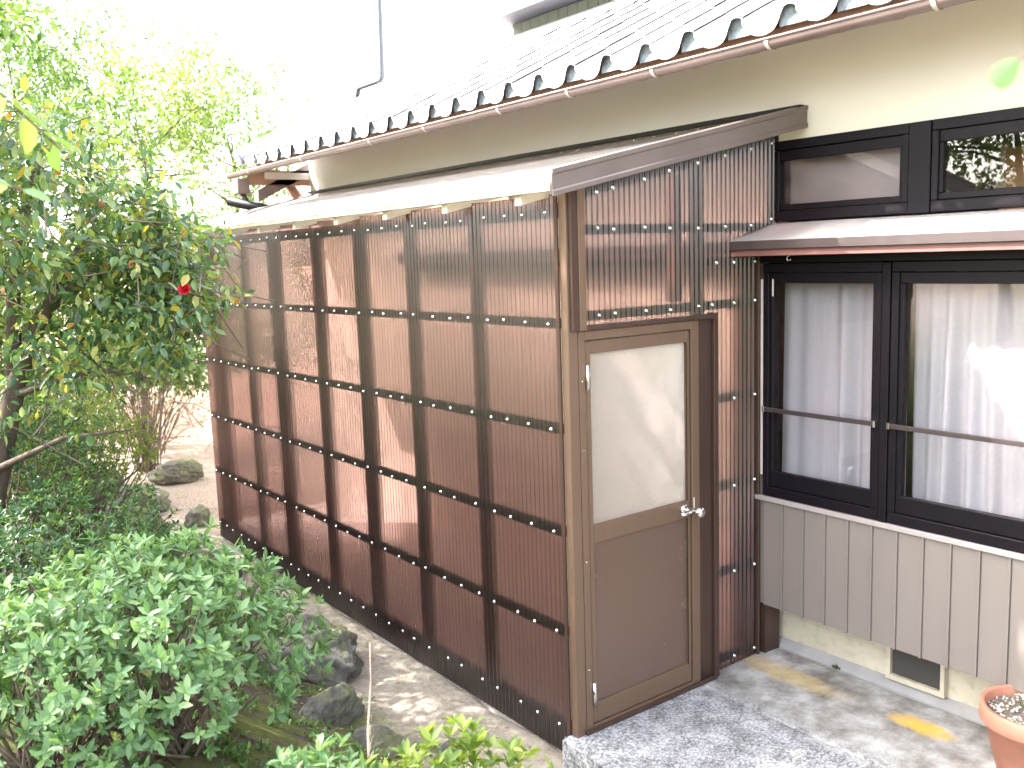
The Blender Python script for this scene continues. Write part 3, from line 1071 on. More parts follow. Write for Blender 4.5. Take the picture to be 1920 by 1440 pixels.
for x, zs in ((.115, (1.872, 2.245)), (.205, (1.872, 2.245)), (.30, (1.872, 2.245)), (.49, (1.872, 2.245)), (.68, (1.872, 2.245)), (.87, (1.872, 2.245)), (1.06, (2.245,)), (1.25, (2.255,)), (1.41, (2.28,)),
              (.955, (1.878, 1.405, .955, .505, .04)), (1.11, (2.075, 1.878, 1.405, .955, .505, .04)), (1.265, (2.075, 1.878, 1.405, .955, .505, .04)), (.97, (2.075,))):
    xr = ridge(x)
    for z in zs:
        link('screw', smy, shed, None, (xr, FY - .0065, z + random.uniform(-.004, .004)))
for x in (.115, .205, .30, .49, .68, .87, 1.06, 1.25, 1.41):
    link('screw', smy, shed, None, (ridge(x), FY - .0065, top(x) - .075))

# corner post and door frame (aluminium)
boxo('corner_post', M['alu'], shed, -.002, .052, -.062, -.016, -.105, 2.41, b=.003)
boxo('corner_post', M['alu_dark'], shed, -.012, -.003, -.018, .003, -.105, 2.385, b=0)
boxo('panel_channel', M['alu_dark'], shed, .012, .050, -.080, -.063, 1.818, 2.43, b=.002)
boxo('panel_channel', M['alu'], shed, .051, .090, -.083, -.02, 1.818, 2.435, b=.002)
DF = shed
frame = MB().box(.053, .090, -.064, .02, .0, 1.815, .002).box(.750, .803, -.064, .02, .0, 1.815, .002).box(.0905, .7495, -.064, .02, 1.775, 1.815, .002).box(.0905, .7495, -.066, .02, .0, .032, .002).build('door_frame', M['alu'], shed)
boxo('lintel_trim', M['alu_dark'], shed, .091, .925, -.072, .0, 1.816, 1.834, b=.002)
boxo('jamb_channel', M['alu_dark'], shed, .804, .912, -.045, .03, .0, 1.815, b=.002)
boxo('jamb_channel', M['alu_dark'], shed, .913, .945, -.062, -.018, -.03, 1.84, b=.002)
boxo('sill_strip', M['alu_dark'], shed, .04, .91, -.078, -.0665, .001, .022, b=.002)
# door leaf
dz0, dz1 = .036, 1.771
gz = .955
door = MB().box(.096, .124, -.058, -.026, dz0, dz1, .003).box(.722, .745, -.058, -.026, dz0, dz1, .003).box(.1243, .7217, -.057, -.027, dz1 - .055, dz1, .002) \
    .box(.1243, .7217, -.057, -.027, dz0, dz0 + .095, .002).box(.1243, .7217, -.057, -.027, gz - .085, gz, .002).build('door', M['alu'], shed)
door['label'] = 'bronze aluminium door with frosted upper pane and lever handle'
boxo('glass', M['frost'], door, .122, .724, -.044, -.039, gz - .002, dz1 - .053, b=0)
boxo('panel', M['door_panel'], door, .122, .724, -.047, -.039, dz0 + .093, gz - .083, b=0)
bead = MB().box(.718, .7216, -.060, -.0575, gz, dz1 - .055).box(.718, .7216, -.060, -.0575, dz0 + .095, gz - .085).build('glazing_bead', M['rail'], door)
hx, hz = .700, .915
hd = MB().lathe([(.0, -.066), (.022, -.066), (.025, -.063), (.025, -.0585)], 24, (hx, 0, hz), 'y')
hd.tube([(hx, -.064, hz), (hx, -.105, hz)], .010, 12).tube([(hx - .002, -.100, hz), (hx - .012, -.110, hz), (hx - .055, -.112, hz - .002), (hx - .075, -.108, hz - .003)], [.011, .011, .0095, .0085], 12)
hd.build('handle', M['chrome'], door)
kb = MB().lathe([(.0, -.150), (.020, -.149), (.026, -.140), (.026, -.126), (.020, -.118), (.013, -.112), (.013, -.06)], 24, (hx + .028, 0, hz - .004), 'y').build('knob', M['chrome'], door)
boxo('strike_plate', M['pale_board'], door, .757, .764, -.0672, -.0645, hz - .03, hz + .05, b=.001)
for z in (1.615, .18):
    MB().tube([(.0935, -.071, z - .055), (.0935, -.071, z + .055)], .0075, 10).box(.0945, .112, -.0635, -.0585, z - .05, z + .05).build('hinge', M['chrome'], door)
for z in (.3, .8, 1.3, 1.6):
    link('screw', smy, door, None, (.071, -.0645, z)).scale = (.35, .35, .35)

# roof: rafters, corrugated sheet, fascia, verge trim
def rz(x): return 2.46 + .232 * x
YR0, YR1 = -.185, 5.42
n = int((YR1 - YR0) / PIT * 8)
V = []; Fc = []
xs = [-.185, .35, .9, 1.42]
for i in range(n + 1):
    y = YR0 + (YR1 - YR0) * i / n
    d = AMP * math.sin(2 * math.pi * y / PIT)
    for x in xs:
        V.append((x, y, rz(x) + d))
W = len(xs)
for i in range(n):
    for k in range(W - 1):
        Fc.append((i * W + k, i * W + k + 1, (i + 1) * W + k + 1, (i + 1) * W + k)[::-1])
MB().add(V, Fc, True).build('roof_sheet', M['poly_roof'], shed)
for yc in (5.15, 4.55, 3.98, 3.42, 2.86, 2.30, 1.74, 1.18, .62, .06):
    slope_box(-.15, 1.43, yc - .022, yc + .022, lambda x: rz(x) - .078, .068).build('rafter', M['rafter'], shed)
for x in (.25, .8, 1.3):
    boxo('purlin', M['rafter'], shed, x - .018, x + .018, .04, YR1 - .05, rz(x) - .125, rz(x) - .082, b=.002)
boxo('eave_fascia', M['rafter'], shed, -.172, -.152, YR0 + .01, YR1, rz(-.16) - .034, rz(-.16) - .008, b=.002)
# screws of the roof near the wall
sm_ = MB().lathe([(.0, .0085), (.0045, .008), (.0072, .0055), (.0105, .0), (.0, -.0016)], 8)
smz = sm_.mesh('screw'); smz.materials.append(M['screw'])
y = -.1
while y < 4.6:
    link('screw', smz, shed, None, (1.30, ridge(y), rz(1.30) + .005))
    y += .16
# wall flashing strip and verge trim
boxo('wall_flashing', M['rail'], shed, 1.395, 1.4385, YR0, YR1, rz(1.41) + .012, rz(1.41) + .034, b=.001)
vt = MB()
def vz(x): return 2.405 + RS * x
x0, x1 = -.175, 1.4385
prof = [(-.2015, -.0), (-.2015, .018), (-.1965, .024), (-.1965, .080), (-.2015, .086), (-.2015, .104), (-.155, .108), (-.155, .104), (-.194, .100), (-.190, .082), (-.190, .022), (-.194, .0)]
V = []
for x in (x0, x1):
    for (yy, zz) in prof:
        V.append((x, yy, vz(x) + zz))
n = len(prof)
Fc = [(i, (i + 1) % n, n + (i + 1) % n, n + i) for i in range(n)] + [tuple(range(n))[::-1], tuple(range(n, 2 * n))]
vo = vt.add(V, Fc).build('verge_trim', M['trim'], shed)
N = NT('blue_white_sticker')
em = N.n('BsdfPrincipled'); em.inputs['Base Color'].default_value = (.45, .58, .78, 1)
N.surf(em.outputs[0]); M['sticker'] = N.m
st_ = MB().box(-.0155, -.0145, .012, .0145, -.06, -.015).box(-.0155, -.0145, .004, .0145, -.085, -.060).build('sticker', M['sticker'], shed)

# ================================================================== POT
pot = empty('flower_pot', (1.19, -1.47, .0))
tag(pot, 'terracotta flower pot with pebbly soil on the concrete at lower right', 'pot')
PX, PY = 1.19, -1.47
MB().lathe([(.0, .0), (.125, .0), (.13, .006), (.185, .225), (.198, .228), (.203, .236), (.205, .292), (.199, .300), (.186, .300), (.182, .292), (.176, .262)], 48, (PX, PY, .0)).build('body', M['terracotta'], pot)
V = [(PX, PY, .268)]
nn = 40
for r in (.06, .12, .178):
    for k in range(nn):
        t = 2 * math.pi * k / nn
        V.append((PX + r * math.cos(t), PY + r * math.sin(t), .266 + .006 * mnoise.noise((r * 20, t * 3, 0)) - (.004 if r > .17 else 0)))
Fc = [(0, 1 + k, 1 + (k + 1) % nn) for k in range(nn)]
for q in range(2):
    for k in range(nn):
        k2 = (k + 1) % nn
        Fc.append((1 + q * nn + k, 1 + (q + 1) * nn + k, 1 + (q + 1) * nn + k2, 1 + q * nn + k2))
MB().add(V, Fc, True).build('soil', M['soil'], pot)
mb = MB()
for _ in range(260):
    r = .172 * math.sqrt(random.random()); t = random.uniform(0, 6.28)
    s_ = random.uniform(.004, .010)
    c = Vector((PX + r * math.cos(t), PY + r * math.sin(t), .270))
    vs = [c + Vector((random.uniform(.6, 1) * s_ * sx, 0, 0)) for sx in (1, -1)] + [c + Vector((0, random.uniform(.6, 1) * s_ * sx, 0)) for sx in (1, -1)] + [c + Vector((0, 0, s_ * .7)), c - Vector((0, 0, s_ * .7))]
    mb.add(vs, [(0, 2, 4), (2, 1, 4), (1, 3, 4), (3, 0, 4), (2, 0, 5), (1, 2, 5), (3, 1, 5), (0, 3, 5)])
tag(mb.build('pebbles', plain('pale_pebble', (.42, .38, .32), .8, .5, 50), pot), kind='stuff')
k = 70
Pp = np.stack([PX + .05 + rng.normal(0, .05, k), PY + rng.normal(0, .05, k), np.full(k, .268)], 1)
Dd = unit(k) * .6 + np.array([0, 0, 1.0])
link('sprouts', leaf_mesh('sprouts', Pp, Dd, unit(k), rng.uniform(.012, .032, k), rng.uniform(.004, .008, k), M['leaf_fern']), pot)

# ================================================================== ROCKS
def rock(loc, size, seed, label, rot=0, flat=1.0):
    import bmesh
    bm = bmesh.new()
    bmesh.ops.create_icosphere(bm, subdivisions=5, radius=1)
    off = Vector((seed * 7.3, seed * 3.1, seed))
    # chop with planes for angular faces
    r = random.Random(seed)
    planes = [(Vector((r.uniform(-1, 1), r.uniform(-1, 1), r.uniform(-.4, 1))).normalized(), r.uniform(.62, .9)) for _ in range(11)]
    for v in bm.verts:
        d = v.co.normalized()
        rr = 1.0
        for nrm, dist in planes:
            c = d.dot(nrm)
            if c > .05:
                rr = min(rr, dist / c)
        rr *= 1 + .14 * mnoise.noise(d * 2.2 + off) + .09 * mnoise.noise(d * 5 + off) + .05 * mnoise.noise(d * 11 + off) + .03 * mnoise.noise(d * 22 + off)
        v.co = d * rr
        v.co.x *= size[0]; v.co.y *= size[1]; v.co.z *= size[2]
    me = bpy.data.meshes.new('garden_rock')
    bm.to_mesh(me); bm.free()
    me.polygons.foreach_set('use_smooth', [True] * len(me.polygons))
    o = link('garden_rock', me, None, M['rock'], loc, (0, 0, rot))
    tag(o, label, 'rock')
    return o
rock((-.54, 1.72, -.06), (.29, .40, .25), 1, 'large grey-brown boulder beside the azalea near the shed wall', .5)
rock((-.70, 1.05, -.09), (.17, .18, .15), 2, 'smaller dark rock with a white lichen spot below the large boulder', .9)
rock((-.62, .66, -.12), (.15, .14, .10), 3, 'half-buried rock between the twig and the sandy strip', .2)
rock((-.36, .42, -.14), (.09, .10, .06), 4, 'small pale stone sunk in the sand behind the low shrub', 1.2)
rock((-.42, 3.55, -.06), (.30, .24, .16), 5, 'pale flat stone just above the azalea tips', .3)
rock((-.75, 3.9, .0), (.20, .26, .20), 6, 'rounded grey stone at the garden edge by the path', 2.0)
rock((-.62, 4.55, .0), (.24, .24, .17), 7, 'mossy stone in the path edging beside the green shrub', 1.0)
rock((-.55, 5.2, -.02), (.22, .30, .15), 8, 'long flat stone of the path edging with yellow moss', .4)
rock((-.3, 5.9, -.02), (.30, .34, .15), 9, 'pale path edging stone left of the shed far corner', .1)
rock((-.50, 6.6, .05), (.26, .28, .22), 10, 'dark hollow stone where the path bends', 1.7)
rock((.35, 6.9, -.02), (.24, .30, .14), 11, 'sunlit white stone on the path past the shed', .8)
rock((-.04, 5.0, -.05), (.10, .12, .13), 12, 'small greenish stone against the foot of the shed far corner', .8)
rock((-.45, 2.75, -.10), (.12, .14, .10), 13, 'stone hidden at the right edge of the azalea', .8)

# ================================================================== PLANTS
def tree_skeleton(base, height, lean, spread, nb, seed, r0):
    r = random.Random(seed)
    tips = []
    mb = MB()
    b = Vector(base)
    pts = [b - Vector((0, 0, .1))]
    rs = [r0 * 1.25]
    n = 6
    for i in range(1, n + 1):
        t = i / n
        pts.append(b + Vector((lean[0] * t + r.uniform(-.05, .05) * height * .3, lean[1] * t + r.uniform(-.05, .05) * height * .3, height * t)))
        rs.append(r0 * (1 - .75 * t))
    mb.tube(pts, rs, 9)
    for k in range(nb):
        t = r.uniform(.35, 1)
        i = min(n - 1, int(t * n))
        p0 = pts[i].lerp(pts[i + 1], t * n - i)
        ang = k * 2.4 + r.uniform(-.4, .4)
        L = spread * r.uniform(.55, 1.0)
        d = Vector((math.cos(ang), math.sin(ang), r.uniform(.1, .9)))
        p1 = p0 + d * L * .5
        p2 = p1 + Vector((d.x, d.y, d.z * r.uniform(-.2, .9))) * L * .5
        rr = r0 * (1 - .7 * t) * .6
        mb.tube([p0, p1, p2], [rr, rr * .6, rr * .2], 6)
        tips.append(p2); tips.append(p1.lerp(p2, .5))
        for q in range(3):
            d2 = Vector((r.uniform(-1, 1), r.uniform(-1, 1), r.uniform(-.3, .9))).normalized()
            p3 = p1.lerp(p2, r.random()) + d2 * L * .4
            mb.tube([p1.lerp(p2, .3), p3], [rr * .4, rr * .12], 5)
            tips.append(p3)
    return mb, tips

def clumps(centers, radii, per, lsize, mat, name, droop=.3, wide=.5, six=False, outward=None, up=.35):
    P = []; D = []; Nn = []
    for c, r_ in zip(centers, radii):
        k = per
        u = unit(k)
        rr = r_ * rng.uniform(.25, 1, (k, 1)) ** .6
        p = np.array(c)[None] + u * rr * np.array([1, 1, .75])
        P.append(p)
        d = u * .7 + rng.normal(0, .5, (k, 3)) + np.array([0, 0, -droop])
        D.append(d)
        nn_ = u * .8 + rng.normal(0, .5, (k, 3)) + np.array([0, 0, up * 2])
        Nn.append(nn_)
    P = np.concatenate(P); D = np.concatenate(D); Nn = np.concatenate(Nn)
    k = len(P)
    L = lsize * rng.uniform(.65, 1.25, k)
    return leaf_mesh(name, P, D, Nn, L, L * wide * rng.uniform(.85, 1.15, k), mat, six=six)

def tree(base, height, crown_c, crown_r, ncl, per, lsize, mat, label, name='garden_tree', seed=1, r0=.06, group=None, cl_r=.35, hollow=.35, nb=9, wide=.5, six=False, extra=None):
    global rng
    rng = np.random.default_rng(seed)
    t = empty(name, base)
    tag(t, label, 'tree', group)
    cc = Vector(crown_c)
    mb, tips = tree_skeleton(base, height, (cc.x - base[0], cc.y - base[1]), min(crown_r[0], crown_r[1]) * 1.0, nb, seed, r0)
    mb.build('trunk', M['bark'], t)
    u = unit(ncl)
    rr = rng.uniform(hollow, 1.0, (ncl, 1)) ** .5
    lump = np.array([1 + .28 * mnoise.noise(Vector(x) * 1.7 + Vector((seed, 0, 0))) for x in u])[:, None]
    cs = np.array(cc)[None] + u * rr * lump * np.array(crown_r)[None]
    cs = np.concatenate([cs, np.array([list(x) for x in tips])])
    if extra is not None:
        cs = np.concatenate([cs, np.array(extra)])
    link('crown', clumps(cs, cl_r * rng.uniform(.6, 1.2, len(cs)), per, lsize, mat, 'crown', wide=wide, six=six), t)
    return t

def whorl_bush(name, center, radii, nwh, leafL, mat, label, seed, stems=30, base_z=None, lower=-.35, cat='shrub', per=8, group=None):
    """azalea-like bush: leaf rosettes on twig tips over an uneven dome, twigs below"""
    global rng
    rng = np.random.default_rng(seed)
    c = np.array(center); R = np.array(radii)
    bz = base_z if base_z is not None else float(hgt(center[0], center[1]))
    t = empty(name, (center[0], center[1], bz))
    tag(t, label, cat, group)
    u = unit(nwh * 3)
    u = u[u[:, 2] > lower][:nwh]
    k = len(u)
    lump = np.array([1 + .24 * mnoise.noise(Vector(x) * 2.0 + Vector((seed * 3.3, 0, 0))) + .12 * mnoise.noise(Vector(x) * 5 + Vector((0, seed, 0))) for x in u])
    depth = np.where(rng.random(k) < .62, rng.uniform(.90, 1.06, k), rng.uniform(.55, .9, k))
    tips = c + u * R * (lump * depth)[:, None]
    axis = u * np.array([1, 1, 1.0]) + np.array([0, 0, .55]) + rng.normal(0, .25, (k, 3))
    axis /= np.linalg.norm(axis, axis=1, keepdims=True)
    P = []; D = []; Nn = []; Ls = []
    tmp = np.cross(axis, rng.normal(size=(k, 3)))
    tmp /= np.linalg.norm(tmp, axis=1, keepdims=True)
    bi = np.cross(axis, tmp)
    for j in range(per):
        a = 2 * math.pi * j / per * 1.0 + rng.uniform(-.3, .3, k) + (j % 2) * .3
        rad_ = tmp * np.cos(a)[:, None] + bi * np.sin(a)[:, None]
        el = rng.uniform(.15, .75, k) + (.5 if j >= per - 2 else 0)
        d = rad_ * np.cos(el)[:, None] + axis * np.sin(el)[:, None]
        P.append(tips - axis * rng.uniform(0, leafL * .5, (k, 1)))
        D.append(d)
        Nn.append(axis * np.cos(el)[:, None] - rad_ * np.sin(el)[:, None] + rng.normal(0, .15, (k, 3)))
        Ls.append(leafL * rng.uniform(.6, 1.15, k))
    P = np.concatenate(P); D = np.concatenate(D); Nn = np.concatenate(Nn); Ls = np.concatenate(Ls)
    link('foliage', leaf_mesh('foliage', P, D, Nn, Ls, Ls * rng.uniform(.34, .46, len(Ls)), mat, six=True, fold=.2, curl=.1), t)
    mb = MB()
    root = Vector((center[0], center[1], bz))
    idx = rng.choice(k, size=min(stems, k), replace=False)
    for i in idx:
        q = Vector(tips[i])
        r0 = root + Vector((random.uniform(-.25, .25) * radii[0], random.uniform(-.25, .25) * radii[1], -.02))
        mid = r0.lerp(q, .5) + Vector((random.uniform(-.08, .08), random.uniform(-.08, .08), random.uniform(-.02, .06)))
        mid2 = r0.lerp(q, .78) + Vector((random.uniform(-.05, .05), random.uniform(-.05, .05), random.uniform(-.03, .03)))
        mb.tube([r0, mid, mid2, q], [.0085, .006, .004, .002], 5, cap=False)
    mb.build('stems', M['twig'], t)
    return t

# front azalea (large, soft green whorls)
whorl_bush('azalea_bush', (-1.66, .34, .76), (.56, .50, .40), 760, .052, M['leaf_azalea'], 'big light green azalea bush in the left foreground beside the boulder', 11, 60)
whorl_bush('azalea_bush', (-2.08, .20, .72), (.34, .40, .42), 330, .050, M['leaf_azalea'], 'azalea bush with bare twigs at the lower left edge of the picture', 12, 60)
whorl_bush('azalea_bush', (-1.34, -1.12, .55), (.33, .34, .34), 330, .050, M['leaf_yellow'], 'low yellow-green azalea along the bottom edge right of the twig', 13, 20)
whorl_bush('azalea_bush', (-1.66, -.92, .62), (.24, .26, .28), 230, .046, M['leaf_azalea'], 'low azalea at the bottom edge left of the dry twig', 14, 20)
whorl_bush('azalea_bush', (-1.02, -1.35, .42), (.26, .26, .30), 200, .055, M['leaf_azalea'], 'low azalea tips at the bottom edge nearest the shed corner', 15, 20)
# shrubs further along the left bank
whorl_bush('box_shrub', (-1.72, 1.75, .62), (.62, .58, .48), 1500, .034, M['leaf_dark'], 'dark glossy shrub behind the front azalea at the left edge', 16, 40)
whorl_bush('box_shrub', (-1.22, 2.40, .42), (.34, .40, .32), 800, .026, M['leaf_dark'], 'low small-leaved shrub above the rounded stones', 17, 40)
whorl_bush('box_shrub', (-1.22, 4.05, .78), (.62, .68, .50), 1500, .030, M['leaf_yellow'], 'clipped yellow-green shrub with bare lower twigs beside the sunlit path', 18, 90, lower=-.1)
whorl_bush('box_shrub', (-1.75, 3.0, .95), (.55, .6, .55), 1200, .034, M['leaf_dark'], 'dark evergreen shrub under the camellia trunk', 19, 40)
whorl_bush('box_shrub', (-1.1, 6.2, .75), (.7, .8, .6), 900, .05, M['leaf_dark'], 'round shrub across the path from the shed far end', 20, 40)

whorl_bush('box_shrub', (-.75, 7.7, .72), (.75, .6, .55), 800, .05, M['leaf_bright'], 'pale sunlit bush behind the camellia limbs beside the brush pile', 21, 30)
whorl_bush('box_shrub', (.55, 8.5, .8), (.7, .5, .5), 700, .05, M['leaf_bright2'], 'fresh green bush against the shed far corner in the distance', 22, 30)
whorl_bush('box_shrub', (-2.35, 4.6, 1.3), (.8, .7, .8), 1100, .05, M['leaf_bright2'], 'leafy green bush behind the camellia trunk at the left edge', 23, 30)
whorl_bush('box_shrub', (-.75, 7.0, 1.30), (.75, .6, .60), 900, .05, M['leaf_bright'], 'tall pale bush rising over the bend of the path', 24, 40, lower=-.6)
whorl_bush('box_shrub', (.30, 7.7, 1.25), (.55, .5, .60), 700, .05, M['leaf_azalea'], 'light green bush touching the shed far edge at mid height', 25, 40, lower=-.6)
# camellia: hand-placed limbs, crown of glossy leaves
def camellia():
    global rng
    rng = np.random.default_rng(31)
    t = empty('camellia_tree', (-1.95, 2.6, .35))
    tag(t, 'camellia tree with glossy dark leaves and one red bloom left of the shed', 'tree')
    mb = MB()
    limbs = [([(-1.98, 2.6, .25), (-1.86, 2.58, .95), (-1.70, 2.55, 1.55), (-1.52, 2.5, 1.95), (-1.25, 2.35, 2.16), (-.95, 2.2, 2.26)], [.075, .065, .055, .042, .026, .010]),
             ([(-1.70, 2.55, 1.55), (-1.66, 2.6, 2.0), (-1.55, 2.6, 2.5), (-1.40, 2.6, 2.95)], [.045, .036, .024, .008]),
             ([(-1.86, 2.58, .95), (-2.05, 2.3, 1.5), (-2.1, 2.0, 2.1), (-2.0, 1.8, 2.7)], [.05, .04, .028, .010]),
             ([(-1.52, 2.5, 1.95), (-1.25, 2.75, 2.3), (-.95, 2.9, 2.55)], [.03, .02, .008]),
             ([(-1.25, 2.35, 2.16), (-1.05, 2.05, 2.05), (-.86, 1.9, 1.98)], [.016, .010, .004]),
             ([(-1.70, 2.5, 1.5), (-1.35, 2.25, 1.62), (-1.1, 2.1, 1.55)], [.022, .012, .004]),
             ([(-1.86, 2.5, 1.1), (-1.55, 2.2, 1.28), (-1.25, 2.05, 1.30)], [.022, .012, .004])]
    for p, r in limbs: mb.tube(p, r, 10)
    mb.build('trunk', M['bark'], t)
    cs = []
    # clumps along limbs and through an irregular crown
    for p, r in limbs:
        pv = [Vector(x) for x in p]
        for i in range(1, len(pv)):
            for q in range(5):
                s_ = random.random()
                cpt = pv[i - 1].lerp(pv[i], s_) + Vector((random.gauss(0, .16), random.gauss(0, .16), random.gauss(.05, .14)))
                if cpt.z > 1.35: cs.append(cpt)
    ell = [((-1.45, 2.45, 2.45), (.62, .65, .55), 150), ((-1.95, 2.0, 2.55), (.55, .6, .55), 110), ((-1.06, 2.35, 2.15), (.38, .45, .36), 66), ((-1.30, 2.2, 1.80), (.50, .42, .26), 44), ((-.95, 2.05, 1.98), (.24, .26, .22), 26), ((-.84, 2.45, 2.30), (.26, .3, .22), 26)]
    for c, R, n in ell:
        u = unit(n) * (rng.uniform(.1, 1, (n, 1)) ** .4) * np.array(R)
        for x in u: cs.append(Vector(c) + Vector(x))
    cs = np.array([list(x) for x in cs])
    link('crown', clumps(cs, .13 * rng.uniform(.7, 1.3, len(cs)), 15, .068, M['leaf_camellia'], 'crown', droop=.45, wide=.50, six=True, up=.5), t)
    tw = MB()
    for i in range(0, len(cs), 2):
        c = Vector(cs[i]); d = Vector((random.gauss(0, .12), random.gauss(0, .12), random.gauss(-.08, .08)))
        tw.tube([c + d * 1.6, c + d * .6, c], [.004, .003, .0015], 4, cap=False)
    tag(tw.build('twigs', M['twig'], t), kind='stuff')
    # red bloom and faded pink ones
    def bloom(p, s_, mat, name):
        k = 16
        a = np.linspace(0, 4 * math.pi, k)
        el = np.linspace(.15, 1.2, k)
        ax = Vector((-.5, -.75, .35)).normalized()
        e1 = ax.cross(Vector((0, 0, 1))).normalized(); e2 = ax.cross(e1)
        D = np.array([list((e1 * math.cos(x) + e2 * math.sin(x)) * math.cos(y) + ax * math.sin(y)) for x, y in zip(a, el)])
        Nn = np.array([list(ax)] * k) + .1
        link(name, leaf_mesh(name, np.array([p] * k, float), D, Nn, np.full(k, s_), np.full(k, s_ * .95), mat, fold=.5, curl=-.3), t)
    bloom((-.985, 1.80, 2.025), .044, M['petal'], 'red_bloom')
    bloom((-1.72, 2.35, 2.05), .03, M['petal_pink'], 'pink_bloom')
    bloom((-1.28, 2.12, 1.72), .026, M['petal_pink'], 'pink_bloom')
    return t
camellia()

# near, blurred sprays entering the frame from beside the camera
def spray(path, n, L, mat, label, seed, r=.004):
    global rng
    rng = np.random.default_rng(seed)
    pv = [Vector(p) for p in path]
    t = empty('overhanging_branch', pv[0])
    tag(t, label, 'branch')
    MB().tube(pv, [r * (1 - .7 * i / len(pv)) for i in range(len(pv))], 6).build('stem', M['twig'], t)
    P = []; D = []; Nn = []
    for i in range(n):
        s_ = (i + .5) / n * (len(pv) - 1)
        k = min(int(s_), len(pv) - 2)
        p = pv[k].lerp(pv[k + 1], s_ - k)
        ax = (pv[k + 1] - pv[k]).normalized()
        side = ax.cross(Vector((0, 0, 1))).normalized() * (1 if i % 2 else -1)
        d = ax * .6 + side * .8 + Vector((0, 0, random.uniform(-.5, .2)))
        P.append(list(p)); D.append(list(d)); Nn.append([random.gauss(0, .3), random.gauss(0, .3) - .3, 1])
    link('leaves', leaf_mesh('leaves', np.array(P), np.array(D), np.array(Nn), L * rng.uniform(.7, 1.1, n), L * .46 * rng.uniform(.9, 1.1, n), mat, six=True), t)
spray([(-2.75, -1.5, 2.60), (-2.45, -1.30, 2.54), (-2.22, -1.20, 2.45), (-2.12, -1.16, 2.36)], 13, .085, M['leaf_bright2'], 'out-of-focus leafy branch hanging into the top left corner', 41)
spray([(-2.60, -1.2, 2.36), (-2.35, -1.05, 2.36), (-2.14, -.95, 2.30)], 10, .07, M['leaf_azalea'], 'blurred leafy sprig below the top left branch', 42)
lf = empty('hanging_leaf', (-1.354, -2.60, 2.37))
tag(lf, 'single blurred green leaf at the right edge before the cream wall', 'leaf')
MB().tube([(-1.20, -2.715, 2.41), (-1.37, -2.588, 2.36), (-1.447, -2.532, 2.334)], [.0012, .0009, .0006], 6).build('stalk', M['twig'], lf)
bl_b = Vector((-1.447, -2.532, 2.334)); bl_d = Vector((-.55, .40, -.75)).normalized(); bl_n = Vector((-.59, -.79, .14)); bl_s = bl_d.cross(bl_n).normalized()
bv = [bl_b + bl_d * (.018 - .018 * math.cos(t)) + bl_s * .0135 * math.sin(t) * (1 - .15 * math.cos(t)) - bl_n * .004 * abs(math.sin(t)) for t in np.linspace(0, 2 * math.pi, 17)[:-1]]
MB().add(bv + [bl_b + bl_d * .018], [(k, (k + 1) % 16, 16) for k in range(16)], True).build('blade', M['leaf_azalea'], lf)

# background trees on the slope beyond
B = [  # base x,y, crown centre dz, radii, clusters, mat, label
    ((-2.6, 9.0), 4.6, (1.5, 1.5, 1.3), 120, 'leaf_bright', 'tall pale green tree rising above the camellia at the upper left'),
    ((-.4, 10.2), 4.4, (1.5, 1.4, 1.5), 110, 'leaf_bright2', 'loose airy tree against the white sky left of the roof'),
    ((1.7, 11.6), 3.7, (1.5, 1.4, 1.4), 100, 'leaf_bright', 'yellow-green tree just left of the tiled roof corner'),
    ((3.4, 12.6), 3.3, (1.4, 1.3, 1.3), 90, 'leaf_bright2', 'fresh green tree behind the tiled roof corner'),
    ((.6, 9.0), 2.0, (1.2, 1.0, .9), 100, 'leaf_bright2', 'leafy tree filling the gap under the gutter end'),
    ((2.2, 9.2), 1.8, (1.1, 1.0, .9), 90, 'leaf_dark', 'darker tree directly behind the far end of the shed roof'),
    ((-3.9, 7.4), 3.4, (1.3, 1.2, 1.3), 110, 'leaf_bright2', 'tree at the left edge behind the camellia crown'),
    ((-1.6, 7.6), 1.9, (.9, .8, .7), 80, 'leaf_bright', 'young yellow-green tree behind the camellia limbs'),
]
for i, ((bx, by), ch, R, ncl, mt, lab) in enumerate(B):
    bz = float(hgt(bx, by))
    tree((bx, by, bz), ch * .92, (bx + .15 * math.sin(i * 2), by, bz + ch), R, int(ncl * 1.25), 54, .085, M[mt], lab, 'background_tree', 50 + i, .07, 'trees on the slope behind the house', cl_r=.34, hollow=.05, nb=11, wide=.42)
bz = float(hgt(-3.5, 2.1))
tree((-3.6, 2.5, bz), 4.2, (-3.45, 2.85, 4.7), (1.3, 1.75, 1.8), 300, 40, .09, M['leaf_dark'], 'dense garden tree left of the camellia that shades the azaleas', 'garden_tree', 95, .09, cl_r=.34, hollow=.05, nb=10)
bz = float(hgt(-2.9, 5.3))
tree((-2.9, 5.3, bz), 4.1, (-2.45, 5.15, 4.15), (1.55, 1.45, 1.45), 250, 48, .085, M['leaf_bright2'], 'broad leafy tree shading the shed wall at the upper left edge', 'garden_tree', 96, .08, cl_r=.32, hollow=.05, nb=12)
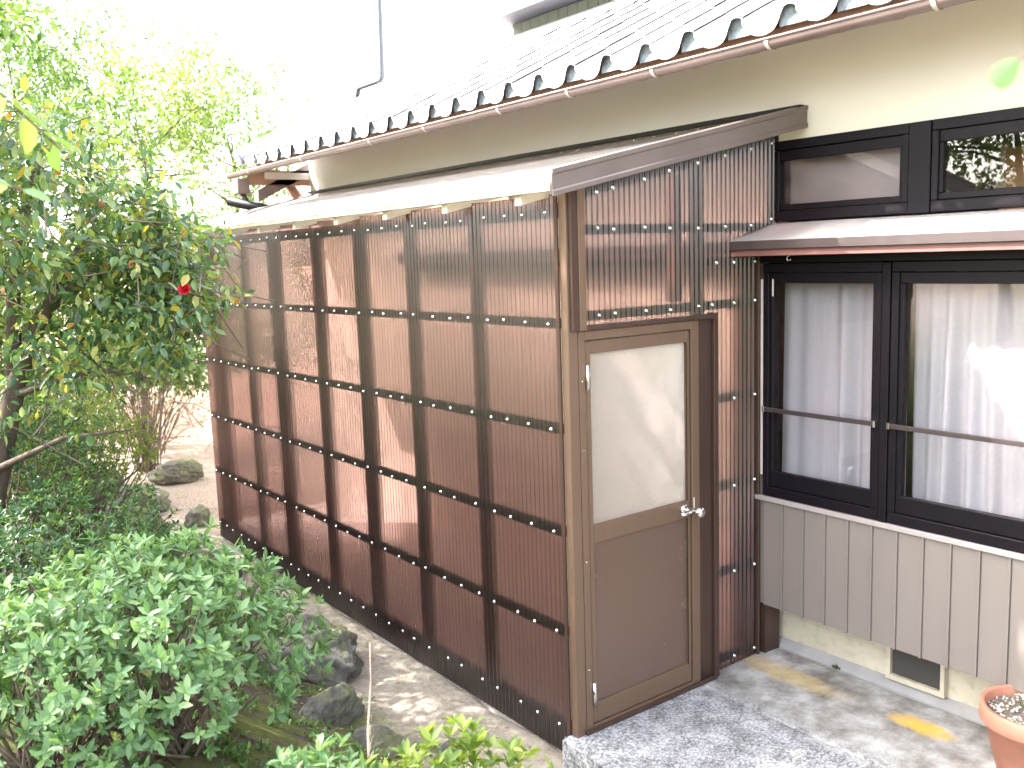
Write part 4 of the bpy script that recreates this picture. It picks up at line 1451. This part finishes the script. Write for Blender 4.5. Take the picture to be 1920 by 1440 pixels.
# dry brush pile on the sunny slope
def brush():
    global rng
    rng = np.random.default_rng(77)
    t = empty('brush_pile', (.1, 9.4, float(hgt(.1, 9.4))))
    tag(t, 'sunlit pile of pale dry branches on the slope behind the camellia', 'brush pile')
    mb = MB()
    for _ in range(90):
        x, y = random.uniform(-1.8, 1.6), random.uniform(8.2, 10.4)
        z = float(hgt(x, y)) + random.uniform(.0, .55)
        d = Vector((random.gauss(0, 1), random.gauss(0, .6), random.gauss(.2, .4))).normalized() * random.uniform(.4, 1.0)
        p = Vector((x, y, z))
        mb.tube([p - d * .5, p + Vector((0, 0, .05)), p + d * .5], [.012, .009, .003], 4, cap=False)
    mb.build('branches', M['dry_twig'], t)
    n = 70
    cs = np.stack([rng.uniform(-1.8, 1.7, n), rng.uniform(8.2, 10.4, n), np.zeros(n)], 1)
    cs[:, 2] = hgt(cs[:, 0], cs[:, 1]) + rng.uniform(0, .7, n)
    tag(link('dry_foliage', clumps(cs, np.full(n, .22), 26, .06, M['leaf_dry'], 'dry_foliage', wide=.45), t), kind='stuff')
brush()
# trees on the camera side of the garden: mirrored in the window glass
for i, (bx, by, ch, mt, lab) in enumerate([(-6.8, 2.6, 3.4, 'leaf_bright2', 'tree across the garden mirrored in the wide right window'),
                                          (-6.6, 5.6, 3.6, 'leaf_dark', 'darker tree across the garden mirrored in the upper windows')]):
    bz = float(hgt(bx, by))
    tree((bx, by, bz), ch * .9, (bx, by, bz + ch), (1.7, 1.7, 1.7), 130, 46, .10, M[mt], lab, 'garden_tree', 80 + i, .09, cl_r=.42, hollow=.05, nb=10, wide=.45)

# ground cover: weeds, ivy, fallen leaves
def scatter_cover():
    global rng
    rng = np.random.default_rng(91)
    n = 2600
    x = rng.uniform(-1.9, -.42, n); y = rng.uniform(-.4, 4.5, n)
    keep = rng.random(n) < (.25 + .75 * sstep(-.5, -.9, x))
    x, y = x[keep], y[keep]
    dens = np.array([mnoise.noise((a * 2.2, b * 2.2, 3)) for a, b in zip(x, y)])
    x, y = x[dens > -.05], y[dens > -.05]
    k = len(x); per = 5
    P = np.repeat(np.stack([x, y, hgt(x, y) + .005], 1), per, 0)
    P[:, :2] += rng.normal(0, .014, (len(P), 2))
    D = unit(len(P)) * np.array([1, 1, .3]) + np.array([0, 0, .8])
    me = leaf_mesh('weeds', P, D, unit(len(P)) * .4 + np.array([0, 0, 1.0]), rng.uniform(.014, .045, len(P)), rng.uniform(.008, .02, len(P)), M['leaf_fern'])
    tag(link('weeds', me), 'small green weeds and moss between the rocks and shrubs', kind='stuff')
    n = 900
    x = rng.uniform(-1.0, -.03, n); y = rng.uniform(-.6, 6.5, n)
    P = np.stack([x, y, hgt(x, y) + .006], 1)
    D = unit(n) * np.array([1, 1, .12])
    me = leaf_mesh('fallen_leaves', P, D, np.array([[0, 0, 1.0]]) + unit(n) * .3, rng.uniform(.008, .03, n), rng.uniform(.005, .014, n), M['leaf_brown'])
    tag(link('fallen_leaves', me), 'brown fallen leaves and bits scattered on the sand', kind='stuff')
    # ivy patch, lower left
    n = 420
    x = rng.uniform(-2.5, -1.75, n); y = rng.uniform(-.75, .0, n)
    P = np.stack([x, y, hgt(x, y) + rng.uniform(.02, .20, n)], 1)
    D = unit(n) * np.array([1, 1, .2]) + np.array([.1, -.3, 0])
    me = leaf_mesh('ivy', P, D, np.array([[0, -.4, 1.0]]) + unit(n) * .35, rng.uniform(.035, .075, n), rng.uniform(.035, .07, n), M['leaf_dark'])
    tag(link('ivy', me), 'dark ivy leaves covering the bank in the bottom left corner', kind='stuff')
scatter_cover()

# dry twig standing in front of the sandy strip
tw = empty('dry_twig', (-1.44, -.90, .45))
tag(tw, 'thin dry twig sticking up in front of the rocks', 'twig')
MB().tube([(-1.46, -.92, .42), (-1.452, -.90, .75), (-1.44, -.885, .88), (-1.415, -.87, 1.02), (-1.41, -.865, 1.12)], [.0045, .004, .0035, .002, .0008], 6).build('stem', M['dry_twig'], tw)
k = 7
P = np.array([[-1.44 + .002 * i, -.885, .80 + .02 * i] for i in range(k)])
link('buds', leaf_mesh('buds', P, unit(k) * .6 + np.array([0, 0, .7]), unit(k), np.full(k, .03), np.full(k, .007), M['leaf_dry']), tw)
# tufts at the slab joint
k = 26
P = np.stack([np.full(k, 1.445) + rng.normal(0, .006, k), -.40 + rng.normal(0, .014, k), np.full(k, .004)], 1)
tag(link('joint_weed', leaf_mesh('joint_weed', P, unit(k) * .6 + np.array([-.4, 0, .8]), unit(k), rng.uniform(.01, .028, k), rng.uniform(.004, .008, k), M['leaf_fern'])), 'tiny green weed in the joint at the foot of the house wall', 'weed')
